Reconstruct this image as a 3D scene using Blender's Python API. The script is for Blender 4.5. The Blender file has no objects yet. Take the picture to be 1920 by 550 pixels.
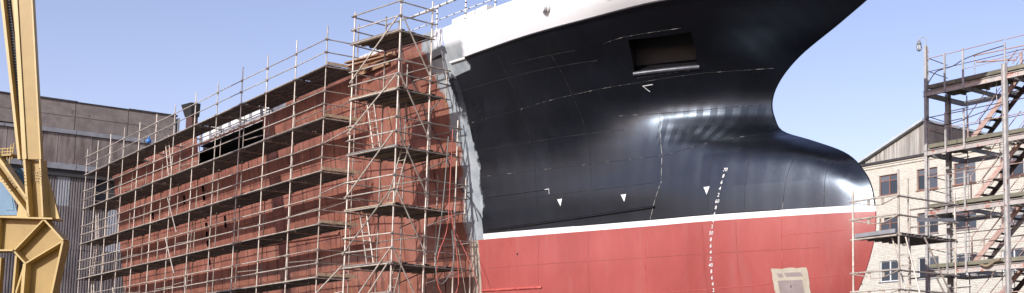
import bpy, bmesh, math, random
import numpy as np
from mathutils import Vector, Matrix
random.seed(7)
S = bpy.context.scene
COL = S.collection

# ------------------------------------------------------------------ camera
# World axes: x runs along the ship towards the bow, y away from the quay (across the ship), z up. Eye 1.7 m above the apron.
CAM = Vector((0, 0, 1.7))
RGT = Vector((.689, .725, 0)).normalized()
FWD = Vector((-RGT.y, RGT.x, 0))
cd = bpy.data.cameras.new('camera'); cam = bpy.data.objects.new('camera', cd); COL.objects.link(cam)
S.camera = cam
pitch = math.atan(268 / 2300)
look = FWD * math.cos(pitch) + Vector((0, 0, math.sin(pitch)))
cam.location = CAM
cam.rotation_euler = look.to_track_quat('-Z', 'Y').to_euler()
cd.sensor_width = 36; cd.lens = 2300 / 1920 * 36
cd.shift_x = -540 / 1920; cd.shift_y = 175 / 1920
cd.clip_start = .1; cd.clip_end = 3000

# ------------------------------------------------------------------ sky, sun, exposure
TRAVEL = Vector((-.35, 1, -.46)).normalized()         # the way the sunlight travels
el = math.asin(-TRAVEL.z); az = math.atan2(-TRAVEL.x, -TRAVEL.y)
w = bpy.data.worlds.new('World'); S.world = w; w.use_nodes = True
nt = w.node_tree; bg = nt.nodes['Background']
sky = nt.nodes.new('ShaderNodeTexSky'); sky.sky_type = 'NISHITA'; sky.sun_disc = False
sky.sun_elevation = el; sky.sun_rotation = az
sky.air_density = 1.0; sky.dust_density = .4; sky.ozone_density = 4.5; sky.altitude = 0
tn = nt.nodes.new('ShaderNodeMix'); tn.data_type = 'RGBA'; tn.blend_type = 'MULTIPLY'; tn.inputs[0].default_value = 1
tn.inputs[7].default_value = (.89, .59, .535, 1)     # the photograph's white balance
nt.links.new(sky.outputs[0], tn.inputs[6]); nt.links.new(tn.outputs[2], bg.inputs[0]); bg.inputs[1].default_value = .15
sl = bpy.data.lights.new('sun', 'SUN'); sl.energy = 2.0; sl.angle = math.radians(.5); sl.color = (1, .985, .95)
sun = bpy.data.objects.new('sun', sl); COL.objects.link(sun)
sun.rotation_euler = TRAVEL.to_track_quat('-Z', 'Y').to_euler()
S.view_settings.view_transform = 'Standard'; S.view_settings.look = 'None'
S.view_settings.exposure = 1.2; S.view_settings.gamma = 1

# ------------------------------------------------------------------ materials
def nmat(name):
    m = bpy.data.materials.new(name); m.use_nodes = True
    n = m.node_tree.nodes; b = n['Principled BSDF']
    return m, m.node_tree, n, m.node_tree.links.new, b
def pos_noise(nt, scale, detail=4, rough=.6, stretch=(1, 1, 1), dist=0):
    n = nt.nodes; g = n.new('ShaderNodeNewGeometry'); mp = n.new('ShaderNodeMapping')
    mp.inputs['Scale'].default_value = stretch
    t = n.new('ShaderNodeTexNoise'); t.inputs['Scale'].default_value = scale
    t.inputs['Detail'].default_value = detail; t.inputs['Roughness'].default_value = rough; t.inputs['Distortion'].default_value = dist
    nt.links.new(g.outputs['Position'], mp.inputs[0]); nt.links.new(mp.outputs[0], t.inputs['Vector'])
    return t.outputs['Fac']
def ramp(nt, fac, stops):
    r = nt.nodes.new('ShaderNodeValToRGB'); e = r.color_ramp.elements
    while len(e) < len(stops): e.new(.5)
    for x, (p, c) in zip(e, stops): x.position = p; x.color = (*c, 1) if len(c) == 3 else c
    nt.links.new(fac, r.inputs[0]); return r.outputs[0]
def mix(nt, f, a, b, mode='MIX'):
    m = nt.nodes.new('ShaderNodeMix'); m.data_type = 'RGBA'; m.blend_type = mode; m.clamp_factor = True
    for s, v in ((m.inputs[0], f), (m.inputs[6], a), (m.inputs[7], b)):
        if hasattr(v, 'links'): nt.links.new(v, s)
        elif isinstance(v, (int, float)): s.default_value = v
        else: s.default_value = (*v, 1)
    return m.outputs[2]
def M(nt, op, a, b=None, c=None, clamp=False):
    m = nt.nodes.new('ShaderNodeMath'); m.operation = op; m.use_clamp = clamp
    for s, v in zip(m.inputs, (a, b, c)):
        if v is None: continue
        if hasattr(v, 'links'): nt.links.new(v, s)
        else: s.default_value = v
    return m.outputs[0]
def bump(nt, b, h, dist=.02, strength=.5):
    u = nt.nodes.new('ShaderNodeBump'); u.inputs['Distance'].default_value = dist; u.inputs['Strength'].default_value = strength
    nt.links.new(h, u.inputs['Height']); nt.links.new(u.outputs[0], b.inputs['Normal'])
def simple(name, col, col2=None, scale=2., rough=.7, metal=0., stretch=(1, 1, 1), lo=.35, hi=.65, bmp=0., spots=None, vary=0.):
    m, nt, n, L, b = nmat(name)
    c2 = col2 or tuple(v * .75 for v in col)
    c = ramp(nt, pos_noise(nt, scale, 6, .65, stretch), [(lo, c2), (hi, col)])
    if spots:
        sc, sp, th = spots
        f = ramp(nt, pos_noise(nt, sc, 5, .7), [(th, (0, 0, 0)), (th + .06, (1, 1, 1))])
        c = mix(nt, f, c, sp)
    if vary:
        oi = n.new('ShaderNodeObjectInfo')
        v = M(nt, 'MULTIPLY_ADD', oi.outputs['Random'], vary, 1 - vary / 2)
        hs = n.new('ShaderNodeHueSaturation'); L(v, hs.inputs['Value']); L(c, hs.inputs['Color']); c = hs.outputs[0]
    L(c, b.inputs['Base Color']); b.inputs['Roughness'].default_value = rough; b.inputs['Metallic'].default_value = metal
    if bmp: bump(nt, b, pos_noise(nt, scale * 4, 6, .7, stretch), bmp, .6)
    return m
def zcoord(nt):
    g = nt.nodes.new('ShaderNodeNewGeometry'); s = nt.nodes.new('ShaderNodeSeparateXYZ'); nt.links.new(g.outputs['Position'], s.inputs[0]); return s.outputs
def step(nt, v, t, soft):      # 0 below t, 1 above
    mr = nt.nodes.new('ShaderNodeMapRange'); mr.inputs['From Min'].default_value = t - soft; mr.inputs['From Max'].default_value = t + soft
    nt.links.new(v, mr.inputs[0]); return mr.outputs[0]

BLACK = (.0085, .0082, .0095)
PRIMER = (.255, .092, .058); PRIMER_D = (.125, .048, .036)
def primer_colour(nt):
    c = ramp(nt, pos_noise(nt, .9, 8, .7), [(.3, PRIMER_D), (.5, PRIMER), (.72, (.31, .14, .105))])
    c = mix(nt, ramp(nt, pos_noise(nt, 1.4, 6, .75, (1, 1, .18)), [(.56, (0, 0, 0)), (.66, (.75, .75, .75))]), c, (.10, .045, .04))   # long streaks of rust
    yl = ramp(nt, pos_noise(nt, 1.1, 7, .8, (1, 1, .45), 1.2), [(.62, (0, 0, 0)), (.68, (.8, .8, .8))])
    c = mix(nt, yl, c, (.34, .24, .08))
    c = mix(nt, ramp(nt, pos_noise(nt, 6, 4, .7), [(.66, (0, 0, 0)), (.7, (.7, .7, .7))]), c, (.5, .42, .36))   # small chalky scuffs
    return c
def hull_paint():
    """Topside paint: bare brown primer aft, then a sprayed pale grey band at the block joint, then gloss black."""
    m, nt, n, L, b = nmat('hull_topside_paint')
    x, y, z = zcoord(nt)
    wob = pos_noise(nt, .8, 6, .6); wf = pos_noise(nt, 3.1, 6, .7)
    xx = M(nt, 'ADD', x, M(nt, 'MULTIPLY_ADD', wob, 1.5, -.75))
    xx = M(nt, 'ADD', xx, M(nt, 'MULTIPLY_ADD', wf, .45, -.22))
    # black paint starts: -40.7 low down, further aft (-41.3) at z 12.3, further forward (-39.7) just under the knuckle
    rb = n.new('ShaderNodeFloatCurve')
    def curve(node, pts):
        c = node.mapping.curves[0]
        while len(c.points) < len(pts): c.points.new(.5, .5)
        for p, (a, v) in zip(c.points, pts): p.location = (a, v)
        node.mapping.update()
    zn = M(nt, 'MULTIPLY', z, 1 / 17.); L(zn, rb.inputs['Value'])
    curve(rb, [(0, .36), (7.2 / 17, .36), (9.9 / 17, .42), (11 / 17, .36), (12.3 / 17, .12), (12.85 / 17, .2), (13.0 / 17, .8), (1, .85)])
    edge_b = M(nt, 'MULTIPLY_ADD', rb.outputs[0], 2., -41.45)
    isblack = M(nt, 'DIVIDE', M(nt, 'SUBTRACT', xx, edge_b), .12, clamp=True)
    rg = n.new('ShaderNodeFloatCurve'); L(zn, rg.inputs['Value'])
    curve(rg, [(0, .42), (7.2 / 17, .42), (10 / 17, .46), (11.6 / 17, .36), (12.6 / 17, .30), (14.4 / 17, .18), (1, .1)])
    edge_g = M(nt, 'MULTIPLY_ADD', rg.outputs[0], 2., -42.45)
    isgrey = M(nt, 'DIVIDE', M(nt, 'SUBTRACT', xx, edge_g), .22, clamp=True)
    grey = ramp(nt, pos_noise(nt, 1.3, 5, .6), [(.35, (.25, .28, .30)), (.6, (.38, .41, .42))])
    c = mix(nt, isgrey, primer_colour(nt), grey)
    blk = ramp(nt, pos_noise(nt, .5, 5, .7, (1, 1, .4)), [(.35, (.003, .003, .004)), (.7, (.005, .0055, .009))])
    run = ramp(nt, pos_noise(nt, 2.2, 6, .7, (1, 1, .07)), [(.55, (0, 0, 0)), (.8, (.5, .5, .5))])
    blk = mix(nt, run, blk, (.017, .017, .019))
    blk = mix(nt, ramp(nt, pos_noise(nt, 1.1, 7, .8), [(.6, (0, 0, 0)), (.8, (.35, .35, .35))]), blk, (.02, .02, .022))      # overspray dust
    c = mix(nt, isblack, c, blk)
    L(c, b.inputs['Base Color'])
    pc = n.new('ShaderNodeTexBrick'); cbx = n.new('ShaderNodeCombineXYZ'); L(x, cbx.inputs[0]); L(z, cbx.inputs[1]); L(cbx.outputs[0], pc.inputs['Vector'])
    pc.inputs['Scale'].default_value = 1; pc.inputs['Brick Width'].default_value = 2.4; pc.inputs['Row Height'].default_value = 1.15; pc.inputs['Mortar Size'].default_value = .0
    pc.inputs['Color1'].default_value = (0, 0, 0, 1); pc.inputs['Color2'].default_value = (1, 1, 1, 1)
    rr0 = M(nt, 'MULTIPLY', pc.outputs[0], .07)
    rr = M(nt, 'MULTIPLY_ADD', pos_noise(nt, .7, 6, .75, (1, 1, .6)), .28, .16)
    rr = M(nt, 'ADD', rr, rr0)
    L(mixv(nt, isblack, .7, rr), b.inputs['Roughness']); L(mixv(nt, isblack, 1.45, 1.75), b.inputs['IOR']); b.inputs['Specular Tint'].default_value = (.72, .84, 1, 1)
    # plating drawn in slightly between the frames
    wv = M(nt, 'SINE', M(nt, 'MULTIPLY', x, 2 * math.pi / .62))
    # the neck plates over the bulb are quilted: short panels between the frames
    band_ = M(nt, 'MULTIPLY', M(nt, 'MULTIPLY', step(nt, z, 9.75, .25), M(nt, 'SUBTRACT', 1., step(nt, z, 11.0, .15))), step(nt, x, -33.0, .05))
    saw = M(nt, 'ABSOLUTE', M(nt, 'SUBTRACT', M(nt, 'FRACT', M(nt, 'MULTIPLY', x, 1 / .36)), .5))
    rowz = M(nt, 'SINE', M(nt, 'MULTIPLY', z, 2 * math.pi / .45))
    quilt = M(nt, 'MULTIPLY', band_, M(nt, 'ADD', M(nt, 'MULTIPLY', saw, 2.6), M(nt, 'MULTIPLY', rowz, .5)))
    h = M(nt, 'ADD', M(nt, 'ADD', M(nt, 'MULTIPLY', wv, .16), pos_noise(nt, .9, 4, .55)), quilt)
    bump(nt, b, h, .022, .35)
    return m
def mixv(nt, f, a, b):
    m = nt.nodes.new('ShaderNodeMix'); m.data_type = 'FLOAT'
    for s, v in ((m.inputs[0], f), (m.inputs[2], a), (m.inputs[3], b)):
        if hasattr(v, 'links'): nt.links.new(v, s)
        else: s.default_value = v
    return m.outputs[0]
def bottom_paint():
    m, nt, n, L, b = nmat('hull_bottom_paint')
    x, y, z = zcoord(nt)
    red = ramp(nt, pos_noise(nt, .5, 7, .7, (1, 1, .35)), [(.3, (.30, .062, .054)), (.55, (.37, .082, .072)), (.75, (.42, .11, .098))])
    red = mix(nt, ramp(nt, pos_noise(nt, 2.5, 5, .7, (1, 1, .1)), [(.5, (0, 0, 0)), (.75, (.35, .35, .35))]), red, (.38, .15, .135))
    red = mix(nt, ramp(nt, pos_noise(nt, 1.0, 7, .8), [(.62, (0, 0, 0)), (.72, (.4, .4, .4))]), red, (.24, .06, .052))
    old = mix(nt, step(nt, x, -41.35, .12), primer_colour(nt), (.42, .36, .29))
    c = mix(nt, step(nt, M(nt, 'ADD', x, M(nt, 'MULTIPLY', pos_noise(nt, 2), .12)), -40.86, .03), old, red)
    L(c, b.inputs['Base Color']); b.inputs['Roughness'].default_value = .38
    bump(nt, b, pos_noise(nt, .9, 3, .5), .03, .35)
    return m
def bulwark_paint():
    m, nt, n, L, b = nmat('bulwark_paint')
    x, y, z = zcoord(nt)
    xx = M(nt, 'ADD', x, M(nt, 'MULTIPLY_ADD', pos_noise(nt, 1.1, 5, .6), 1.4, -.7))
    white = ramp(nt, pos_noise(nt, .6, 5, .6), [(.3, (.82, .82, .82)), (.7, (.88, .88, .88))])
    grey = ramp(nt, pos_noise(nt, 1.3, 5, .6), [(.35, (.27, .30, .32)), (.6, (.4, .43, .44))])
    patch = M(nt, 'MULTIPLY', step(nt, M(nt, 'MULTIPLY_ADD', z, -1, 13.95), 0, .12), M(nt, 'SUBTRACT', 1., step(nt, xx, -39.6, .12)))
    c = mix(nt, step(nt, xx, -42.1, .1), primer_colour(nt), grey)
    c = mix(nt, step(nt, xx, -41.2, .1), c, white); c = mix(nt, patch, c, mix(nt, step(nt, xx, -42.1, .1), primer_colour(nt), grey))
    L(c, b.inputs['Base Color']); b.inputs['Roughness'].default_value = .45
    return m
def corrosion(name, col, rust, th=.55, rough=.6, scale=5, vary=.2):
    return simple(name, col, tuple(v * .7 for v in col), scale, rough, 0, spots=(scale * 1.7, rust, th), vary=vary)

MAT = dict(
    topside=hull_paint(), bottom=bottom_paint(), bulwark=bulwark_paint(),
    stripe=simple('waterline_white_paint', (.84, .84, .82), (.76, .75, .73), 1.5, .5),
    white=simple('white_paint', (.8, .8, .78), (.7, .7, .69), 2, .5),
    black=simple('gloss_black_paint', (.012, .012, .014), (.008, .008, .009), 2, .22),
    steelbright=simple('bright_pocket_lip', (.10, .105, .12), (.05, .05, .06), 3, .38, .3),
    pocket=simple('pocket_primer', (.012, .011, .011), (.008, .007, .0075), 2, .6),
    dark=simple('dark_steel_and_inner_shade', (.02, .017, .016), (.01, .009, .009), 2, .9),  # dark tone also stands for the shade inside hull openings
    primer=None,
    seam_dark=simple('rusty_weld', (.10, .04, .03), (.05, .025, .02), 8, .7),
    seam_light=simple('scratched_weld', (.38, .35, .32), (.012, .012, .013), 4, .6, lo=.53, hi=.66),
    seam_redfaint=simple('faint_red_weld', (.40, .12, .10), (.27, .055, .047), 5, .5),
    seam_dim=simple('faint_weld', (.06, .055, .055), (.012, .012, .013), 5, .6, lo=.5, hi=.62),
    seam_white=simple('unpainted_weld', (.5, .48, .45), (.06, .06, .065), 6, .6, lo=.4, hi=.55),
    seam_red=simple('red_painted_weld', (.6, .16, .13), (.38, .05, .045), 5, .5),
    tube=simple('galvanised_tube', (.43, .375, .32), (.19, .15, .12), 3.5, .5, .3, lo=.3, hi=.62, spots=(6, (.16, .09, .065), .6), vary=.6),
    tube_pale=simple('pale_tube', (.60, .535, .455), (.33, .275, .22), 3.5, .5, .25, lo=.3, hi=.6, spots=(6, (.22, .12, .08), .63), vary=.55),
    plank=simple('steel_plank', (.30, .27, .24), (.14, .12, .105), 3, .65, .15, lo=.3, hi=.7, spots=(7, (.12, .07, .05), .6), vary=.35),
    timber=simple('weathered_board', (.42, .33, .22), (.24, .18, .12), 5, .8, 0, (.3, 1, 1), vary=.3),
    timber_new=simple('sawn_timber', (.36, .21, .12), (.24, .14, .08), 4, .75, vary=.2),
    timber_green=simple('mossy_board', (.26, .245, .18), (.13, .12, .09), 4, .9, 0, (.25, 1, 2), vary=.2),
    post=simple('peeling_grey_paint', (.55, .52, .50), (.34, .33, .32), 5, .6, spots=(5, (.22, .10, .08), .6), vary=.15),
    beam=simple('peeling_white_beam', (.55, .50, .46), (.40, .37, .35), 4, .6, spots=(4, (.40, .14, .10), .56), vary=.2),
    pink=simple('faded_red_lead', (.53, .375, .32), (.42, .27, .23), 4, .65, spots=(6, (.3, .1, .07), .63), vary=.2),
    rail_dark=simple('dark_rust_and_shade', (.12, .08, .07), (.06, .045, .045), 5, .6),  # dark tone also stands for shade on the far stringers
    tread=simple('dark_tread', (.075, .068, .066), (.045, .04, .04), 5, .8),
    crane=simple('crane_yellow_paint', (.30, .205, .066), (.26, .175, .052), 1.2, .45, spots=(2.3, (.21, .14, .05), .66)),
    crane_edge=simple('crane_sunlit_yellow', (.49, .345, .115), (.42, .29, .09), 1.2, .45),  # brighter yellow for flanges and gussets, sunlight put into the colour
    bolt=simple('rusty_bolt', (.22, .13, .07), (.1, .06, .04), 9, .6),
    cabin=simple('blue_cabin_paint', (.10, .22, .33), (.075, .17, .27), 1.5, .45),
    cable=simple('cable_tray', (.06, .06, .065), (.03, .03, .032), 4, .7),
    concrete=simple('hall_concrete', (.28, .235, .21), (.19, .16, .145), 1.6, .9, bmp=.02, spots=(1.1, (.12, .105, .10), .6), vary=.18),
    cladding=simple('stained_cladding', (.28, .235, .21), (.13, .10, .09), 1.3, .9, 0, (1, 1, .2), .38, .6, vary=.35),
    ledge=simple('zinc_ledge', (.31, .315, .33), (.22, .22, .23), 2, .6),
    siding=simple('corrugated_siding', (.235, .205, .195), (.14, .12, .115), 1.2, .75, 0, (1, 1, .3), vary=.16),
    siding_light=simple('translucent_siding', (.46, .46, .47), (.32, .32, .33), 1.5, .6, 0, (1, 1, .3), vary=.1),
    gableboard=simple('weathered_gable_board', (.44, .42, .38), (.24, .215, .19), 2.5, .85, 0, (1, 1, .12), .35, .6, vary=.4),
    gabledark=simple('brown_side_board', (.16, .13, .12), (.09, .075, .07), 2.5, .85, 0, (1, 1, .2), vary=.3),
    roofsheet=simple('pale_roof_sheet', (.50, .54, .56), (.42, .45, .47), 1.5, .6),
    roof_and_shade=simple('dark_roofing_and_shade', (.06, .055, .055), (.04, .04, .04), 1.5, .8),  # roofing tone, also used where hall shade is painted in
    winframe=simple('brown_window_paint', (.32, .16, .11), (.20, .10, .075), 3, .6),
    winwhite=simple('white_window_plastic', (.78, .78, .78), (.74, .74, .74), 2, .4),
    ground=simple('concrete_apron', (.06, .055, .052), (.035, .033, .03), .3, .9, spots=(.15, (.05, .045, .04), .6)),
    hose_red=simple('red_hose', (.55, .13, .09), (.4, .1, .08), 4, .5),
    hose_grey=simple('grey_green_hose', (.22, .25, .23), (.16, .18, .17), 4, .5),
    blueplastic=simple('blue_plastic', (.06, .22, .55), (.05, .18, .45), 3, .35),
    greypaint=simple('masked_grey_paint', (.33, .27, .255), (.22, .18, .17), 2.5, .6, lo=.3, hi=.7),
    cream=simple('bare_cream_primer', (.46, .42, .33), (.38, .34, .26), 3, .6),
    lampglass=None, glass=None, brick=None)
def m_primer():
    m, nt, n, L, b = nmat('brown_primer'); L(primer_colour(nt), b.inputs['Base Color']); b.inputs['Roughness'].default_value = .7; return m
MAT['primer'] = m_primer()
def m_crane():
    m, nt, n, L, b = nmat('worn_crane_yellow')
    c = ramp(nt, pos_noise(nt, 1.2, 6, .65), [(.35, (.29, .180, .038)), (.65, (.35, .222, .050))])
    c = mix(nt, ramp(nt, pos_noise(nt, 3.0, 6, .7, (1, 1, .15)), [(.58, (0, 0, 0)), (.72, (.5, .5, .5))]), c, (.20, .125, .045))
    c = mix(nt, ramp(nt, pos_noise(nt, 4.5, 8, .75), [(.68, (0, 0, 0)), (.70, (1, 1, 1))]), c, (.16, .07, .03))
    L(c, b.inputs['Base Color']); b.inputs['Roughness'].default_value = .5; return m
MAT['crane'] = m_crane()
def m_glass():
    m, nt, n, L, b = nmat('window_glass')
    oi = n.new('ShaderNodeObjectInfo')
    c = ramp(nt, oi.outputs['Random'], [(0, (.03, .035, .045)), (.5, (.07, .08, .10)), (1, (.14, .15, .17))])
    L(c, b.inputs['Base Color']); b.inputs['Roughness'].default_value = .08; b.inputs['IOR'].default_value = 1.6
    return m
MAT['glass'] = m_glass()
def m_lamp():
    m, nt, n, L, b = nmat('lamp_glass'); b.inputs['Base Color'].default_value = (.75, .78, .76, 1); b.inputs['Roughness'].default_value = .1
    b.inputs['Transmission Weight'].default_value = .5; return m
MAT['lampglass'] = m_lamp()
def m_brick():
    m, nt, n, L, b = nmat('cream_silicate_brick')
    g = n.new('ShaderNodeNewGeometry'); s = n.new('ShaderNodeSeparateXYZ'); L(g.outputs['Position'], s.inputs[0])
    cb = n.new('ShaderNodeCombineXYZ'); L(M(nt, 'ADD', s.outputs[0], s.outputs[1]), cb.inputs[0]); L(s.outputs[2], cb.inputs[1])
    t = n.new('ShaderNodeTexBrick'); L(cb.outputs[0], t.inputs['Vector'])
    t.inputs['Scale'].default_value = 1; t.inputs['Brick Width'].default_value = .26; t.inputs['Row Height'].default_value = .12
    t.inputs['Mortar Size'].default_value = .011; t.inputs['Mortar Smooth'].default_value = .2; t.inputs['Bias'].default_value = -.1
    t.inputs['Color1'].default_value = (.72, .69, .60, 1); t.inputs['Color2'].default_value = (.58, .55, .47, 1); t.inputs['Mortar'].default_value = (.42, .37, .30, 1)
    c = mix(nt, ramp(nt, pos_noise(nt, .35, 6, .7), [(.42, (0, 0, 0)), (.7, (.4, .4, .4))]), t.outputs[0], (.49, .44, .36))
    c = mix(nt, ramp(nt, pos_noise(nt, 1.3, 5, .7, (1, 1, 2)), [(.58, (0, 0, 0)), (.68, (.6, .6, .6))]), c, (.36, .29, .22))
    L(c, b.inputs['Base Color']); b.inputs['Roughness'].default_value = .9
    bump(nt, b, M(nt, 'SUBTRACT', 1., t.outputs['Fac']), .015, .8)
    return m
MAT['brick'] = m_brick()
# painted plating on the ground side, gently rolled
# ------------------------------------------------------------------ object helpers
def link(name, me, mat, parent=None, loc=(0, 0, 0), label=None, kind=None):
    if mat is not None and not me.materials: me.materials.append(mat)
    o = bpy.data.objects.new(name, me); COL.objects.link(o); o.location = loc
    if parent: o.parent = parent
    if label: o['label'] = label
    if kind: o['kind'] = kind
    return o
def thing(name, label, cat, base=(0, 0, 0), group=None):
    e = bpy.data.objects.new(name, None); COL.objects.link(e); e.location = base; e.empty_display_size = .2
    e['label'] = label; e['category'] = cat
    if group: e['group'] = group
    return e
def base_of(p):
    v = Vector((0, 0, 0))
    while p: v += p.location; p = p.parent
    return v
def mesh(name, verts, faces, mat, parent=None, smooth=False, label=None, kind=None):
    """verts in world metres; stored relative to the parent's base"""
    b = base_of(parent) if parent else Vector((0, 0, 0))
    me = bpy.data.meshes.new(name); me.from_pydata([tuple(Vector(v) - b) for v in verts], [], faces); me.update()
    if smooth: me.polygons.foreach_set('use_smooth', [True] * len(me.polygons))
    return link(name, me, mat, parent, label=label, kind=kind)
BOXF = [(0, 3, 2, 1), (4, 5, 6, 7), (0, 1, 5, 4), (1, 2, 6, 5), (2, 3, 7, 6), (3, 0, 4, 7)]
def box(name, lo, hi, mat, parent=None, **k):
    (a, b, c), (d, e, f) = lo, hi
    return mesh(name, [(a, b, c), (d, b, c), (d, e, c), (a, e, c), (a, b, f), (d, b, f), (d, e, f), (a, e, f)], BOXF, mat, parent, **k)
def boxvf(lo, hi, vs, fs):
    (a, b, c), (d, e, f) = lo, hi; n = len(vs)
    vs += [(a, b, c), (d, b, c), (d, e, c), (a, e, c), (a, b, f), (d, b, f), (d, e, f), (a, e, f)]
    fs += [tuple(i + n for i in q) for q in BOXF]
_unit = {}
def unit_tube(mat, sides=10):
    k = (mat.name, sides)
    if k not in _unit:
        vs = []; fs = []
        for z in (0, 1):
            for i in range(sides): a = 2 * math.pi * i / sides; vs.append((math.cos(a), math.sin(a), z))
        for i in range(sides): j = (i + 1) % sides; fs.append((i, j, j + sides, i + sides))
        fs.append(tuple(range(sides))[::-1]); fs.append(tuple(range(sides, 2 * sides)))
        me = bpy.data.meshes.new('tube'); me.from_pydata(vs, [], fs); me.update()
        me.polygons.foreach_set('use_smooth', [True] * sides + [False] * 2); me.materials.append(mat); _unit[k] = me
    return _unit[k]
def rod(name, p, q, r, mat, parent, label=None, sides=10):
    p, q = Vector(p), Vector(q); d = q - p
    o = bpy.data.objects.new(name, unit_tube(mat, sides)); COL.objects.link(o)
    o.parent = parent; o.location = p - base_of(parent) if parent else p
    o.rotation_mode = 'QUATERNION'; o.rotation_quaternion = d.to_track_quat('Z', 'Y'); o.scale = (r, r, d.length)
    if label: o['label'] = label
    return o
def tubepath(name, pts, r, mat, parent=None, sides=6, **k):
    vs = []; fs = []; P = [Vector(p) for p in pts]; N = len(P)
    for i, p in enumerate(P):
        t = (P[min(i + 1, N - 1)] - P[max(i - 1, 0)]).normalized()
        a = t.cross(Vector((0, 0, 1)))
        if a.length < .1: a = t.cross(Vector((0, 1, 0)))
        a.normalize(); b = t.cross(a)
        for s in range(sides): an = 2 * math.pi * s / sides; vs.append(p + a * (r * math.cos(an)) + b * (r * math.sin(an)))
    for i in range(N - 1):
        for s in range(sides): u = (s + 1) % sides; fs.append((i * sides + s, i * sides + u, (i + 1) * sides + u, (i + 1) * sides + s))
    return mesh(name, vs, fs, mat, parent, smooth=True, **k)
def profile(name, prof, p, q, up, mat, parent, label=None):
    """closed 2-D outline swept from p to q; up = direction of the outline's second axis"""
    p, q = Vector(p), Vector(q); t = (q - p).normalized(); u = Vector(up); s = t.cross(u).normalized(); u = s.cross(t)
    n = len(prof); vs = [p + s * a + u * b for a, b in prof] + [q + s * a + u * b for a, b in prof]
    fs = [(i, (i + 1) % n, (i + 1) % n + n, i + n) for i in range(n)] + [tuple(range(n))[::-1], tuple(range(n, 2 * n))]
    return mesh(name, vs, fs, mat, parent, label=label)
def hprof(w, h, t=.012):
    a, b = w / 2, h / 2
    return [(-a, -b), (a, -b), (a, -b + t), (t / 2, -b + t), (t / 2, b - t), (a, b - t), (a, b), (-a, b), (-a, b - t), (-t / 2, b - t), (-t / 2, -b + t), (-a, -b + t)]
def rect(w, h): return [(-w / 2, -h / 2), (w / 2, -h / 2), (w / 2, h / 2), (-w / 2, h / 2)]
_plank = {}
def plank(name, p, L, ang, wid, mat, parent, thick=.055):
    """hollow pressed-steel plank (open below), p = corner start, running along angle ang"""
    k = (round(L, 2), round(wid, 2), mat.name, thick)
    if k not in _plank:
        a = wid; t = .008; h = thick
        pr = [(0, 0), (0, -h), (.03, -h), (.03, -t), (a / 2 - .01, -t), (a / 2 - .01, -h * .5), (a / 2 + .01, -h * .5), (a / 2 + .01, -t), (a - .03, -t), (a - .03, -h), (a, -h), (a, 0)]
        n = len(pr); vs = [(0, y, z) for y, z in pr] + [(L, y, z) for y, z in pr]
        fs = [(i, (i + 1) % n, (i + 1) % n + n, i + n) for i in range(n)] + [tuple(range(n))[::-1], tuple(range(n, 2 * n))]
        me = bpy.data.meshes.new('plank'); me.from_pydata(vs, [], fs); me.update(); me.materials.append(mat); _plank[k] = me
    o = bpy.data.objects.new(name, _plank[k]); COL.objects.link(o); o.parent = parent
    o.location = Vector(p) - base_of(parent); o.rotation_euler = (random.uniform(-.008, .008), random.uniform(-.003, .003), ang)
    return o

# ------------------------------------------------------------------ ground
g = mesh('ground', [(-900, -900, 0), (900, -900, 0), (900, 900, 0), (-900, 900, 0)], [(0, 1, 2, 3)], MAT['ground'], kind='structure')

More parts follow.
